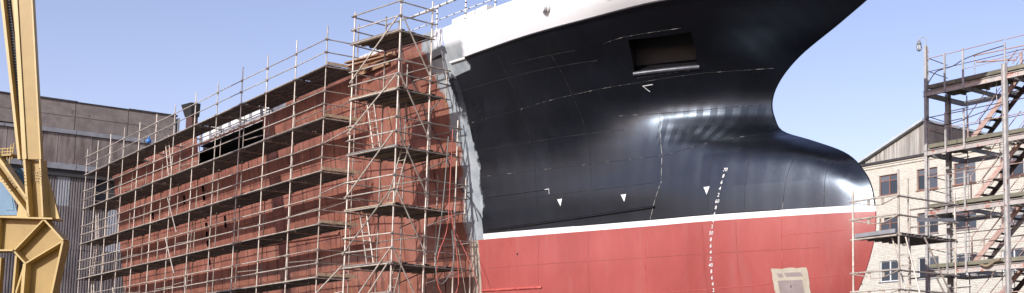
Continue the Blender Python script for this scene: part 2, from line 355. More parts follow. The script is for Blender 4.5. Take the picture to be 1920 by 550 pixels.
# ------------------------------------------------------------------ hull form
YC = 27.5
LEVELS = [  # waterlines of the near side: z, [(x, y) ... from the after end to the stem]
 (1.7, [(-82,24),(-60,24),(-50,24.2),(-45,24.6),(-41,25),(-38.4,25.6),(-36,26),(-33.5,26.6),(-32,27.1),(-31.2,27.35),(-31,27.5)]),
 (2.6, [(-82,22.2),(-60,22.2),(-50,22.4),(-45,22.9),(-41,23.5),(-38.4,24.2),(-36,25),(-33.2,25.8),(-31,26.5),(-29.4,27.2),(-29,27.5)]),
 (4.0, [(-82,21.7),(-60,21.7),(-50,21.75),(-45,22.1),(-41,22.8),(-38.4,23.5),(-36,24.2),(-33.2,25.1),(-30.6,25.9),(-28,26.8),(-26.8,27.5)]),
 (5.5, [(-82,21.5),(-60,21.5),(-50,21.5),(-45,21.9),(-41,22.6),(-38.4,23.2),(-36,23.9),(-33.2,24.75),(-30.6,25.5),(-27,26.82),(-25.8,27.5)]),
 (7.15, [(-82,21.4),(-60,21.4),(-50,21.4),(-45,21.75),(-41,22.4),(-38.4,23.1),(-36,23.8),(-33.2,24.6),(-30.6,25.3),(-26.9,26.76),(-25.55,27.5)]),
 (8.2, [(-82,21.3),(-60,21.3),(-50,21.3),(-45,21.6),(-41,22.25),(-38.4,22.95),(-36,23.65),(-33.2,24.5),(-30.6,25.3),(-27.2,26.68),(-25.95,27.5)]),
 (9.0, [(-82,21.18),(-60,21.18),(-50,21.18),(-45,21.52),(-41,22.15),(-38.4,22.87),(-36,23.6),(-33.3,24.5),(-30.9,25.3),(-28.2,26.5),(-26.9,27.5)]),
 (9.6, [(-82,21.1),(-60,21.1),(-50,21.1),(-45,21.425),(-41,22.07),(-38.4,22.8),(-36,23.52),(-33.5,24.45),(-31.4,25.3),(-29.4,26.45),(-28.4,27.5)]),
 (10.1, [(-82,21.038),(-60,21.038),(-50,21.038),(-45,21.338),(-41,21.97),(-38.4,22.68),(-36,23.4),(-33.8,24.35),(-32,25.3),(-30.5,26.5),(-29.75,27.5)]),
 (10.6, [(-82,20.975),(-60,20.975),(-50,20.975),(-45,21.275),(-41,21.85),(-38.4,22.5),(-36,23.2),(-34.2,24.1),(-32.7,25.05),(-31.3,26.2),(-30.15,27.5)]),
 (11.2, [(-82,20.89),(-60,20.89),(-50,20.89),(-45,21.19),(-41,21.7),(-38.4,22.25),(-36,22.85),(-34.3,23.8),(-32.8,24.9),(-31.4,26.15),(-30.28,27.5)]),
 (11.8, [(-82,20.8),(-60,20.8),(-50,20.8),(-45,21.1),(-41,21.55),(-38.4,22),(-36.1,22.5),(-34.3,23.3),(-32.7,24.5),(-31.2,26),(-29.95,27.5)]),
 (12.5, [(-82,20.7),(-60,20.7),(-50,20.7),(-45,20.9),(-41,21.3),(-38.4,21.62),(-36.1,22.05),(-34.2,22.75),(-32.4,24),(-30.5,25.9),(-28.95,27.5)]),
 (13.3, [(-82,20.55),(-60,20.55),(-50,20.55),(-45,20.65),(-41,20.95),(-38.4,21.15),(-36,21.4),(-33.7,21.95),(-31.5,23.35),(-29,25.7),(-26.9,27.5)]),
 (14.0, [(-82,20.5),(-60,20.5),(-50,20.5),(-45,20.5),(-41,20.65),(-38.4,20.8),(-36,21),(-33.2,21.55),(-30.8,22.7),(-27.7,25.4),(-25.3,27.5)]),
 (15.0, [(-82,20.4),(-60,20.4),(-50,20.4),(-45,20.4),(-41,20.55),(-38.4,20.7),(-36,20.9),(-33,21.42),(-30.5,22.5),(-27,25.15),(-24.4,27.5)]),
 (17.0, [(-82,20.3),(-60,20.3),(-50,20.3),(-45,20.3),(-41,20.3),(-38.4,20.3),(-36,20.35),(-32.5,20.6),(-29,21.7),(-25,24.6),(-22.6,27.5)]),
]
def pchip(xk, yk, x):
    xk=np.asarray(xk,float); yk=np.asarray(yk,float); h=np.diff(xk); d=np.diff(yk)/h
    m=np.zeros(len(xk)); m[0]=d[0]; m[-1]=d[-1]
    for i in range(1,len(xk)-1):
        w1=2*h[i]+h[i-1]; w2=h[i]+2*h[i-1]
        m[i]=(d[i-1]*h[i]+d[i]*h[i-1])/(h[i]+h[i-1])     # smooth (Catmull-Rom like)
    i=np.clip(np.searchsorted(xk,x,side='right')-1,0,len(h)-1); t=(x-xk[i])/h[i]
    return ((2*t**3-3*t**2+1)*yk[i]+(t**3-2*t**2+t)*h[i]*m[i]+(-2*t**3+3*t**2)*yk[i+1]+(t**3-t**2)*h[i]*m[i+1])
ZK=[l[0] for l in LEVELS]
def curve(k, T):
    """level k sampled at T in 0..10 (index parameter)"""
    P=np.array(LEVELS[k][1]); idx=np.arange(len(P))
    return pchip(idx,P[:,0],T), pchip(idx,P[:,1],T)
def hull_grid(T, Z):
    X=np.zeros((len(Z),len(T))); Y=np.zeros_like(X)
    cx=np.zeros((len(ZK),len(T))); cy=np.zeros_like(cx)
    for k in range(len(ZK)): cx[k],cy[k]=curve(k,T)
    for j in range(len(T)):
        X[:,j]=pchip(ZK,cx[:,j],Z); Y[:,j]=pchip(ZK,cy[:,j],Z)
    Y=np.minimum(Y,YC)
    return X,Y
_T=np.concatenate([np.linspace(0,4,60)[:-1],np.linspace(4,10,240)])
_Z=np.arange(1.7,17.01,.05)
_X,_Y=hull_grid(_T,_Z)
def surf_y(x,z):
    f=min(max((z-1.7)/.05,0),len(_Z)-1.001); i=int(f); f-=i
    return float(np.interp(x,_X[i],_Y[i])*(1-f)+np.interp(x,_X[i+1],_Y[i+1])*f)

# ------------------------------------------------------------------ the ship
ship = thing('ship', 'large ship hull under construction, black bow with white stripe and red bottom, brown primed side', 'ship', (-55, 27.9, 0))
ZK_T = [0, 3, 4, 5, 6, 7, 8, 9, 10]
ZK_V = [13.3, 13.3, 13.32, 13.37, 13.42, 13.5, 13.78, 14.2, 14.6]
def knuckle(T): return pchip(ZK_T, ZK_V, T)
def columns(T):
    cx = np.zeros((len(ZK), len(T))); cy = np.zeros_like(cx)
    for k in range(len(ZK)): cx[k], cy[k] = curve(k, T)
    return cx, cy
def far(y, z):
    s = np.clip((z - 9.6) / 2.2, 0, 1); s = s * s * (3 - 2 * s)
    return YC + (YC - y) * (1 - .65 * s)
def band(name, mat, T, zlo, zhi, nz, label=None, close=False):
    """a strip of shell plating between two heights (numbers or functions of T), both sides of the ship"""
    zl = zlo(T) if callable(zlo) else np.full(len(T), float(zlo)); zh = zhi(T) if callable(zhi) else np.full(len(T), float(zhi))
    cx, cy = columns(T); vs = []; fs = []
    n = len(T)
    for side in (0, 1):
        off = len(vs)
        f = np.arange(nz + 1) / nz; GX = np.zeros((nz + 1, n)); GY = GX.copy(); GZ = GX.copy()
        for j in range(n):
            z = zl[j] + (zh[j] - zl[j]) * f; GZ[:, j] = z
            GX[:, j] = pchip(ZK, cx[:, j], z); GY[:, j] = np.minimum(pchip(ZK, cy[:, j], z), YC)
        GY[:, -1] = YC
        if side: GY = far(GY, GZ)
        for i in range(nz + 1):
            for j in range(n): vs.append((float(GX[i, j]), float(GY[i, j]), float(GZ[i, j])))
        for i in range(nz):
            for j in range(n - 1):
                a = off + i * n + j; q = (a, a + 1, a + 1 + n, a + n)
                fs.append(q if side == 0 else q[::-1])
    me_o = mesh(name, vs, fs, mat, ship, smooth=True, label=label)
    bm = bmesh.new(); bm.from_mesh(me_o.data); bmesh.ops.remove_doubles(bm, verts=bm.verts, dist=1e-4); bm.to_mesh(me_o.data); bm.free()
    me_o.data.polygons.foreach_set('use_smooth', [True] * len(me_o.data.polygons))
    return me_o
def cut(o, planes, inside):
    """cut a clean-edged opening: split by the planes near the opening, then drop the faces inside it"""
    b = base_of(ship); bm = bmesh.new(); bm.from_mesh(o.data)
    cen = sum((Vector(p) for p, _ in planes), Vector()) / len(planes)
    for p, nrm in planes:
        fs = [f for f in bm.faces if (f.calc_center_median() + b - cen).length < inside['r']]
        ge = list({e for f in fs for e in f.edges} | {v for f in fs for v in f.verts}) + fs
        bmesh.ops.bisect_plane(bm, geom=ge, plane_co=Vector(p) - b, plane_no=Vector(nrm))
    dele = []
    for f in bm.faces:
        c = f.calc_center_median() + b
        if c.y < YC and all((c - Vector(p)).dot(Vector(nrm)) > 1e-5 for p, nrm in planes): dele.append(f)
    bmesh.ops.delete(bm, geom=dele, context='FACES'); bm.to_mesh(o.data); bm.free()
    o.data.polygons.foreach_set('use_smooth', [True] * len(o.data.polygons))

Taft = np.concatenate([np.linspace(0, 1, 26)[:-1], np.linspace(1, 4.12, 40)])
Tbow = np.concatenate([np.linspace(4.12, 8, 60)[:-1], np.linspace(8, 10, 60)])
Tall = np.concatenate([Taft[:-1], Tbow])
band('bottom_plating', MAT['bottom'], Tall, 1.7, 6.95, 26, 'red bottom plating below the white waterline stripe')
band('waterline_stripe', MAT['stripe'], Tbow, 6.95, 7.155, 2, 'white waterline stripe between the red bottom and the black bow')
aft_low = band('side_plating', MAT['topside'], Taft, 6.95, 12.0, 24, 'side plating in brown primer behind the scaffolding')
aft_up = band('side_plating', MAT['topside'], Taft, 12.0, 13.98, 14, 'upper side plating in brown primer')
top = band('topside_plating', MAT['topside'], Tbow, 7.155, knuckle, 60, 'gloss black topside plating of the flared bow')
band('bulwark', MAT['bulwark'], Tbow, knuckle, lambda T: knuckle(T) + 1.25, 8, 'white bulwark above the black topside')
# after bulwark, with a run of openings between x -67 and -55
def side_pt(x, z, off=0.):
    return Vector((x, surf_y(x, z) - off, z))
def strip(name, x0, x1, z0, z1, mat, nx=8, off=0., label=None):
    vs = []; fs = []
    for i in range(nx + 1):
        x = x0 + (x1 - x0) * i / nx
        for z in (z0, z1): vs.append(side_pt(x, z, off))
        for z in (z1, z0): p = side_pt(x, z, off); vs.append((p.x, p.y + .03, p.z))
    for i in range(nx):
        a = 4 * i
        for k in range(4): fs.append((a + k, a + 4 + k, a + 4 + (k + 1) % 4, a + (k + 1) % 4))
    fs += [(0, 1, 2, 3), (4 * nx + 3, 4 * nx + 2, 4 * nx + 1, 4 * nx)]
    return mesh(name, vs, fs, mat, ship, label=label)
strip('bulwark_plate', -82.4, -67.1, 13.98, 14.7, MAT['primer'], 12)
strip('bulwark_plate', -55.1, -49.3, 13.98, 14.68, MAT['primer'], 6)
strip('bulwark_plate', -46.2, -40.75, 13.98, 14.62, MAT['bulwark'], 10)
strip('bulwark_plate', -49.3, -46.2, 13.98, 14.28, MAT['primer'], 4)
for i in range(9):
    x = -66.6 + i * 1.4
    strip('bulwark_frame', x, x + .3, 13.98, 14.9, MAT['ledge'], 1)
strip('bulwark_rail', -67.1, -55.1, 14.9, 15.0, MAT['ledge'], 8)
box('deckhouse_wall', (-68.5, 21.25, 13.7), (-54.2, 21.35, 15.2), MAT['white'], ship, label='white deckhouse wall behind the bulwark openings')
# ribbed white panel seen over the low bulwark beside the tower
vs = []; fs = []
for i in range(26):
    x = -49.2 + i * .13; boxvf((x, 20.75, 13.9), (x + .07, 20.83, 15.0), vs, fs)
mesh('ribbed_white_screen', vs, fs, MAT['white'], ship)
# decks, transom and inner darkness close the hull
box('main_deck', (-82, 20.75, 13.6), (-41, 29.8, 13.7), MAT['dark'], ship)
tt = np.linspace(4.12, 10, 40); cx, cy = columns(tt)
pv = [(float(pchip(ZK, cx[:, j], 14.0)), min(float(pchip(ZK, cy[:, j], 14.0)), YC) + .06, 14.0) for j in range(40)]
mesh('fore_deck', pv + [(x, float(far(y, z)), z) for x, y, z in pv[::-1]], [tuple(range(80))], MAT['dark'], ship)
tz = np.linspace(1.7, 13.98, 14); tv = [(-82 + .0, surf_y(-82, round(float(z), 3)), float(z)) for z in tz]
mesh('transom', tv + [(x, float(far(y, z)), z) for x, y, z in tv[::-1]], [tuple(range(28))], MAT['primer'], ship)
box('bottom_plate', (-82, 24.05, 1.62), (-41, 30.9, 1.69), MAT['bottom'], ship)
# long rectangular opening below the bulwark, and the column of lightening holes
cut(aft_up, [((-66.9, 20.6, 13.4), (1, 0, 0)), ((-57.9, 20.6, 13.4), (-1, 0, 0)), ((-62, 20.6, 12.95), (0, 0, 1)), ((-62, 20.6, 13.86), (0, 0, -1))], dict(r=14))
box('opening_soffit', (-66.95, 20.65, 13.87), (-57.85, 23.2, 13.92), MAT['dark'], ship)  # dark lining, the opening's inner shade put into its colour
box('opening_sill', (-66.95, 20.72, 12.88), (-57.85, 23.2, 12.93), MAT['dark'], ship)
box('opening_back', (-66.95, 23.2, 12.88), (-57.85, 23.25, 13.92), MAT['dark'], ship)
for o in (aft_up, aft_low):
    for k in range(11):
        z0 = 12.45 - k * .47
        if (o is aft_up) != (z0 > 12.0): continue
        cut(o, [((-66.9, 21, z0), (1, 0, 0)), ((-66.55, 21, z0), (-1, 0, 0)), ((-66.7, 21, z0), (0, 0, 1)), ((-66.7, 21, z0 + .3), (0, 0, -1))], dict(r=2.2))
for x0, z0, ww, hh in ((-69.9, 11.2, .3, .45), (-72.3, 12.3, .35, .5), (-61.5, 10.5, .5, .35), (-60.3, 10.5, .5, .35), (-64.1, 9.4, .35, .6), (-75.5, 10.9, .4, .4)):
    cut(aft_low if z0 < 11.6 else aft_up, [((x0, 21, z0), (1, 0, 0)), ((x0 + ww, 21, z0), (-1, 0, 0)), ((x0, 21, z0), (0, 0, 1)), ((x0, 21, z0 + hh), (0, 0, -1))], dict(r=2.2))
box('inner_dark_sheet', (-78, 22.3, 7), (-56, 22.4, 12.5), MAT['dark'], ship)  # dark sheet behind the holes, their shade put into its colour

# anchor pocket: a four sided recess with a bright rounded lower lip
PK = [Vector(p) for p in ((-32.57, 23.11, 12.96), (-30.80, 24.36, 13.11), (-31.53, 25.22, 12.21), (-33.21, 23.85, 12.04))]
nin = ((PK[1] - PK[3]).cross(PK[2] - PK[0])).normalized()
if nin.y < 0: nin = -nin
cp = sum(PK, Vector()) / 4
planes = []
for i in range(4):
    a, b = PK[i], PK[(i + 1) % 4]; nr = (b - a).cross(nin).normalized()
    if (cp - a).dot(nr) < 0: nr = -nr
    planes.append(((a + b) / 2, nr))
cut(top, planes, dict(r=2.6))
bb = base_of(ship); bm = bmesh.new(); bm.from_mesh(top.data)
rim = [e for e in bm.edges if e.is_boundary and all(((v.co + bb) - cp).length < 1.5 and all(abs(0) <= 1 and ((v.co + bb) - p).dot(n) > -2e-3 for p, n in planes) for v in e.verts)]
vs = []; fs = []
depth = nin * 1.5 + Vector((.05, .0, .12))
for e in rim:
    a, b = e.verts[0].co + bb, e.verts[1].co + bb; n0 = len(vs)
    vs += [a, b, b + depth, a + depth]; fs.append((n0, n0 + 1, n0 + 2, n0 + 3))
bm.free()
mesh('pocket_wall', vs, fs, MAT['black'], ship)
bk = [p + depth * .98 + (p - cp) * .25 for p in PK]
bk2 = [bk[0], bk[1], PK[2] + nin * .45, PK[3] + nin * .45]
mesh('pocket_back', bk2, [(0, 1, 2, 3)], MAT['pocket'], ship, label='sloping back wall of the anchor pocket')
lip = [side_pt(PK[3].x + (PK[2].x - PK[3].x) * t, PK[3].z + (PK[2].z - PK[3].z) * t, .0) for t in np.linspace(-.02, 1.02, 14)]
tubepath('pocket_lip', [p + Vector((0, .02, .02)) for p in lip], .085, MAT['steelbright'], ship, 10, label='bright rounded lower lip of the anchor pocket')

# weld seams laid on the shell
def seam(pts, mat, r=.011, name='weld_seam', label=None):
    P = [side_pt(x, round(z, 3), .003) for x, z in pts]; return tubepath(name, P, r, mat, ship, 5, label=label)
def pl(pts, n=12):
    out = []
    for (a, b), (c, d) in zip(pts, pts[1:]): out += [(a + (c - a) * t, b + (d - b) * t) for t in np.linspace(0, 1, n)[:-1]]
    return out + [pts[-1]]
seam(pl([(-33.08, 10.82), (-33.03, 10.48), (-32.88, 9.9), (-32.75, 9.34), (-32.7, 8.4), (-33.03, 7.64), (-33.2, 7.2)], 8), MAT['seam_white'], .009)
seam(pl([(-33.39, 6.9), (-33.5, 5.8), (-33.58, 4.4)], 8), MAT['seam_red'], .009)
seam(pl([(-40.6, 11.2), (-38.33, 11.33), (-35.6, 11.55), (-33.2, 11.80), (-31.5, 12.05), (-29.8, 12.2)], 10), MAT['seam_light'], .007)
seam(pl([(-40.48, 9.24), (-36, 9.25), (-32.59, 9.31), (-31.2, 9.6), (-29.6, 9.94)], 14), MAT['seam_light'], .006)
seam(pl([(-34.29, 10.8), (-33.0, 10.82), (-31.85, 10.89), (-30.5, 11.08)], 12), MAT['seam_light'], .009)
seam(pl([(-37.32, 12.78), (-34.38, 12.81)], 14), MAT['seam_dim'], .006)
seam(pl([(-33.2, 11.93), (-31.56, 12.15)], 14), MAT['seam_light'], .007)
seam(pl([(-33.34, 12.91), (-32.64, 13.03), (-30.92, 13.2)], 12), MAT['seam_light'], .008)
seam(pl([(-33.35, 12.0), (-33.34, 12.91)], 8), MAT['black'], .012)
seam(pl([(-28.06, 8.96), (-28.2, 8.3), (-28.3, 7.5), (-28.33, 7.2)], 8), MAT['seam_light'], .007)
seam(pl([(-28.38, 6.9), (-28.44, 5.72), (-28.56, 4.6)], 8), MAT['seam_red'], .012)
seam(pl([(-27.0, 8.6), (-27.0, 7.7), (-27.02, 7.2)], 8), MAT['seam_light'], .008)
seam(pl([(-37.45, 8.52), (-40.3, 8.45)], 12), MAT['black'], .012)
seam(pl([(-39.3, 6.9), (-39.3, 4.2)], 12), MAT['seam_red'], .01)
seam(pl([(-40.6, 5.05), (-37, 4.72), (-32.8, 4.70), (-29.44, 4.8), (-26.6, 5.05)], 14), MAT['seam_red'], .009)
seam(pl([(-28.4, 6.35), (-26.4, 6.4)], 10), MAT['seam_red'], .009)
seam(pl([(-36.4, 7.16), (-32.5, 7.16), (-28.4, 7.16)], 30), MAT['black'], .012)
for k, x in enumerate(np.arange(-81, -42.2, 1.22)):
    z1 = 12.9 if -67.2 < x < -57.6 else 13.95
    seam([(x + (13.9 - z) * .03, z) for z in np.linspace(3.2, z1, 14)], MAT['seam_dark'], .013)
for z in (12.6, 11.05, 9.3, 6.4, 4.6):
    seam([(x, z) for x in np.linspace(-82, -42, 70)], MAT['seam_dark'], .013)
for x in (-38.0, -35.8, -31.1, -29.9):
    seam([(x - (6.9 - z) * .05, z) for z in np.linspace(6.9, 3.8, 12)], MAT['seam_redfaint'], .007)
for z in (5.9, 3.9): seam([(x, z) for x in np.linspace(-40.5, -27.2, 40)], MAT['seam_redfaint'], .007)
for z, xa, xb in ((10.2, -40.4, -34.2), (8.25, -40.4, -33.0), (12.35, -40.9, -34.0)):
    seam([(x, z + (x - xa) * .02) for x in np.linspace(xa, xb, 24)], MAT['seam_dim'], .007)
for x, za, zb in ((-38.0, 7.3, 13.2), (-35.6, 7.3, 13.3), (-30.9, 7.3, 9.4), (-29.6, 7.3, 9.2)):
    seam([(x + (z - za) * .03, z) for z in np.linspace(za, zb, 16)], MAT['seam_dim'], .006)
# half-round rubbing bars
seam([(x, 8.5 + (x + 74.7) * -.0225) for x in np.linspace(-76, -50.6, 40)], MAT['primer'], .085, 'bilge_bar', 'long pipe-like bar on the brown side')
seam([(x, 7.29 + (x + 39.46) * .0445) for x in np.linspace(-40.4, -33.0, 26)], MAT['black'], .05, 'rubbing_bar', 'black bar rising just above the white stripe')
seam([(x, 5.08) for x in np.linspace(-40.9, -37.95, 14)], MAT['seam_red'], .05, 'rubbing_bar', 'short red bar low on the red bottom')
kn = [(float(x), float(knuckle(np.array([t]))[0]) + .01) for t in np.linspace(4.35, 9.9, 60) for x in [pchip(ZK, columns(np.array([t]))[0][:, 0], float(knuckle(np.array([t]))[0]))]]
tubepath('fender_bar', [side_pt(x, round(z, 3), .02) for x, z in kn], .045, MAT['black'], ship, 8, label='black bar along the knuckle under the white bulwark')
tubepath('fender_bar', [side_pt(x, 13.335, .03) for x in np.linspace(-40.6, -39.6, 6)], .05, MAT['white'], ship, 8, label='white painted after end of the knuckle bar')

# flat print on the shell: draft figures, triangles, corner ticks, masked patch
def decal(name, polys, mat, off=.012, label=None):
    """polys: lists of (x, z) on the shell"""
    vs = []; fs = []
    for p in polys:
        n0 = len(vs); vs += [side_pt(x, round(z, 3), off) for x, z in p]; fs.append(tuple(range(n0, n0 + len(p))))
    return mesh(name, vs, fs, mat, ship, label=label)
def figure(txt, x, z, h):
    cu = bpy.data.curves.new('figure', 'FONT'); cu.body = txt; cu.size = h * 1.35; cu.align_x = 'CENTER'; cu.offset = .002; cu.resolution_u = 2
    o = bpy.data.objects.new('figure', cu); COL.objects.link(o)
    dg = bpy.context.evaluated_depsgraph_get(); me = bpy.data.meshes.new_from_object(o.evaluated_get(dg)); bpy.data.objects.remove(o)
    me.name = 'draft_figure'
    dy = (surf_y(x + .2, round(z, 2)) - surf_y(x - .2, round(z, 2))) / .4; c = 1 / math.hypot(1, dy)
    b = base_of(ship)
    for v in me.vertices:
        xx = x + (v.co.x + v.co.y * .25) * c * .95; zz = z + v.co.y
        y0 = surf_y(x, round(zz, 2)) + (xx - x) * dy
        v.co = Vector((xx, y0 - .02, zz)) - b
    me.materials.clear(); return link('draft_figure', me, MAT['white'], ship)
MK = [(70, 8.60, -30.31), (60, 7.57, -30.54), (50, 6.55, -30.80), (40, 5.51, -30.94), (30, 4.5, -31.0)]
for a in range(4):
    d0, z0, x0 = MK[a]; d1, z1, x1 = MK[a + 1]
    for k, t in enumerate((str(d0), '8', '6', '4', '2')):
        f = k / 5; z = z0 + (z1 - z0) * f
        if 6.93 < z < 7.16: z -= .02
        figure(t, x0 + (x1 - x0) * f, z - .05, .125)
for x, z in ((-36.92, 8.03), (-34.21, 7.98), (-30.93, 7.97)):
    decal('draft_triangle', [[(x - .11, z + .11), (x + .11, z + .12), (x + .01, z - .14)]], MAT['white'])
decal('corner_tick', [[(-33.2, 11.70), (-32.9, 11.745), (-32.9, 11.72), (-33.17, 11.68)], [(-33.2, 11.70), (-33.17, 11.68), (-33.08, 11.52), (-33.11, 11.52)]], MAT['white'])
decal('corner_tick', [[(-37.56, 8.54), (-37.36, 8.55), (-37.36, 8.53), (-37.56, 8.52)], [(-37.375, 8.53), (-37.36, 8.53), (-37.36, 8.36), (-37.375, 8.36)]], MAT['white'])
decal('drain_hole', [[(-39.0 + .035 * math.cos(a), 6.32 + .045 * math.sin(a)) for a in np.linspace(0, 6.28, 9)[:-1]]], MAT['dark'])
def gridpatch(name, x0, x1, z0, z1, mat, off, wob=0., skew=.06, label=None):
    vs = []; fs = []; nx, nz = 10, 10
    for i in range(nz + 1):
        for j in range(nx + 1):
            u, v = j / nx, i / nz; e = (wob if (u in (0, 1) or v in (0, 1)) else 0)
            x = x0 + (x1 - x0) * u + (1 - v) * skew + random.uniform(-e, e); z = z0 + (z1 - z0) * v + random.uniform(-e, e)
            vs.append(side_pt(x, round(z, 3), off))
    for i in range(nz):
        for j in range(nx): a = i * (nx + 1) + j; fs.append((a, a + 1, a + nx + 2, a + nx + 1))
    return mesh(name, vs, fs, mat, ship, smooth=True, label=label)
gridpatch('masked_patch', -28.84, -27.66, 3.7, 5.30, MAT['cream'], .014, .018, label='cream masked square low on the red bow')
gridpatch('patch_panel', -28.67, -28.50, 5.02, 5.15, MAT['greypaint'], .020)
gridpatch('patch_panel', -28.43, -27.86, 5.03, 5.16, MAT['greypaint'], .020)
gridpatch('patch_panel', -28.67, -27.86, 3.9, 4.92, MAT['greypaint'], .020)
decal('emblem', [[(-28.24, 4.80), (-28.2, 4.15), (-28.5, 4.05)], [(-28.17, 4.5), (-28.05, 4.1), (-28.19, 4.15)]], MAT['black'], .028)
# fairlead in the white bulwark
c = side_pt(-34.55, 14.13); ny = Vector((-.12, -.96, -.2)).normalized()
rod('fairlead', c - ny * .1, c + ny * .16, .17, MAT['white'], ship, 'round white fairlead boss on the bulwark', 20)
rod('fairlead_base_ring', c - ny * .1, c + ny * .03, .20, MAT['white'], ship, None, 20)  # wider white ring at the foot of the boss
# draped deck railing, wrapped in white sheet with blue ties
for i, x in enumerate((-41.6, -39.6, -37.7, -35.9, -34.1)):
    y = surf_y(x, 14.6) + .3
    rod('railing_stanchion', (x, y, 14.2), (x, y, 15.66), .032, MAT['white'], ship)
    for k in range(5): rod('railing_tie', (x, y, 14.75 + k * .2), (x, y, 14.8 + k * .2), .038, MAT['cable'], ship)
P = [Vector((x, surf_y(x, 14.6) + .3, 0)) for x in (-43.6, -41.6, -39.6, -37.7, -35.9, -34.1)]
for z, r in ((15.66, .045), (15.12, .02)):
    for a, b in zip(P, P[1:]): rod('railing_rail', a + Vector((0, 0, z)), b + Vector((0, 0, z)), r, MAT['white'], ship)
    for a, b in zip(P, P[1:]):
        for t in (.12, .37, .62, .87): q = a.lerp(b, t); d = (b - a).normalized() * .04; rod('railing_tie', q - d + Vector((0, 0, z)), q + d + Vector((0, 0, z)), r * 1.12, MAT['cable'], ship)
box('deck_locker', (-41.5, 21.4, 14.0), (-38.9, 22.4, 15.25), MAT['white'], ship)
box('deck_coaming', (-34.6, 21.9, 14.0), (-32.0, 23, 15.9), MAT['ledge'], ship)
# square ventilation trunk on the after deck
vt = box('vent_trunk', (-70.75, 21.0, 13.7), (-69.75, 21.3, 16.3), MAT['seam_dark'], ship, label='rusty square ventilation trunk with an angled hood')
mesh('vent_hood', [(-70.8, 20.95, 16.1), (-69.7, 20.95, 16.0), (-69.7, 21.35, 16.0), (-70.8, 21.35, 16.1), (-71.25, 20.85, 16.85), (-69.75, 20.9, 16.75), (-69.75, 21.4, 16.75), (-71.25, 21.4, 16.85)], BOXF, MAT['dark'], ship)
# building cradle that carries the hull
cr = thing('keel_cradle', 'row of concrete and timber blocks carrying the keel of the ship above the apron', 'cradle', (-56, YC, 0))
for x in np.arange(-80, -32, 4.0):
    box('concrete_block', (x - .5, YC - 1.6, 0), (x + .5, YC + 1.6, 1.28), MAT['concrete'], cr)
    box('timber_cap', (x - .45, YC - 1.5, 1.283), (x + .45, YC + 1.5, 1.615), MAT['timber'], cr)

# ------------------------------------------------------------------ scaffolding
DK = [14.16, 12.08, 9.96, 7.87, 5.80, 3.73]          # deck heights
def jit(s=.012): return random.uniform(-s, s)
def couplers(name, pts, parent, mat):
    vs = []; fs = []
    for p in pts: s = random.uniform(.04, .055); boxvf((p[0] - s, p[1] - s, p[2] - s * .9), (p[0] + s, p[1] + s, p[2] + s * .9), vs, fs)
    return mesh(name, vs, fs, mat, parent, kind='stuff')
long_s = thing('side_scaffolding', 'long tube scaffolding with plank decks along the brown side of the ship', 'scaffolding', (-64.6, 19, 0))
XS = [-47.1, -50.2, -53.35, -56.4, -59.55, -62.65, -65.8, -68.8, -71.75, -74.6, -77.3, -79.9, -82.2]
YO, YI = 19.0, 20.25
cps = []
for i, x in enumerate(XS):
    a, b = jit(.03), jit(.03)
    rod('standard', (x + a, YO, 0), (x + b, YO, 15.75 + jit(.12)), .025, MAT['tube_pale'], long_s)
    rod('inner_standard', (x + a, YI, 0), (x + b, YI, 14.75 + (1.3 if i in (0, 12) else jit(.15))), .024, MAT['tube'], long_s)
    for z in DK:
        rod('transom', (x + .05, YO - .12, z - .09), (x + .05, YI + .1, z - .09), .026, MAT['tube'], long_s)
        for dz in (-.05, .5, 1.02): cps.append((x, YO - .02, z + dz))
for i in range(12):
    x0, x1 = XS[i], XS[i + 1]
    for k, z in enumerate(DK):
        for dz, nm in ((-.05, 'ledger'), (.5, 'guard_rail'), (1.02, 'guard_rail')):
            rod(nm, (x0 + .1, YO - .04, z + dz + jit()), (x1 - .1, YO - .04, z + dz + jit(.02)), .022, MAT['tube_pale'], long_s)
        rod('inner_ledger', (x0, YI + .04, z - .05), (x1, YI + .04, z - .05), .025, MAT['tube'], long_s)
        nb = 3 if 2 < i < 9 and k == 0 else 4
        for j in range(nb):
            plank('deck_plank', (x1 + .02 + jit(.03), YO + .02 + j * .325 + jit(.008), z + jit(.01)), x0 - x1 - .03, 0, .30, MAT['plank'], long_s)
for k, z in enumerate(DK):
    for dz in (.5, 1.02):
        rod('end_rail', (XS[0], YO - .1, z + dz), (XS[0], YI + .35, z + dz), .024, MAT['tube'], long_s)
        rod('end_rail', (XS[-1], YO - .1, z + dz), (XS[-1], YI + .35, z + dz), .024, MAT['tube'], long_s)
    if k < 5: box('toe_board', (XS[0] + .03, YO + .02, z + .0), (XS[0] + .06, YI + .3, z + .12), MAT['timber'], long_s)
for (i, z) in ((6, 9.9), (6, 7.9), (9, 5.9), (4, 3.8), (2, 3.8)):
    rod('brace', (XS[i] - .1, YO - .08, z + 1.0), (XS[i] + 1.6, YO - .08, z - .9), .026, MAT['tube_pale'], long_s)
for i, z in ((0, 5.0), (0, 11.1), (0, 9.1)):
    rod('cross_tube', (XS[i] - .3, YO + .2, z), (XS[i] + 2.8, YO - .1, z + .05), .026, MAT['tube_pale'], long_s)
# loose inner handrails behind the decks
for i in range(0, 12):
    if i in (0, 1, 3, 6, 7, 9, 10):
        for z in (DK[0], DK[2], DK[3]):
            rod('inner_rail', (XS[i], YI + .06, z - 1.1 + jit(.1)), (XS[i + 1], YI + .06, z - 1.1 + jit(.1)), .024, MAT['tube'], long_s)
couplers('couplers', cps, long_s, MAT['tube'])

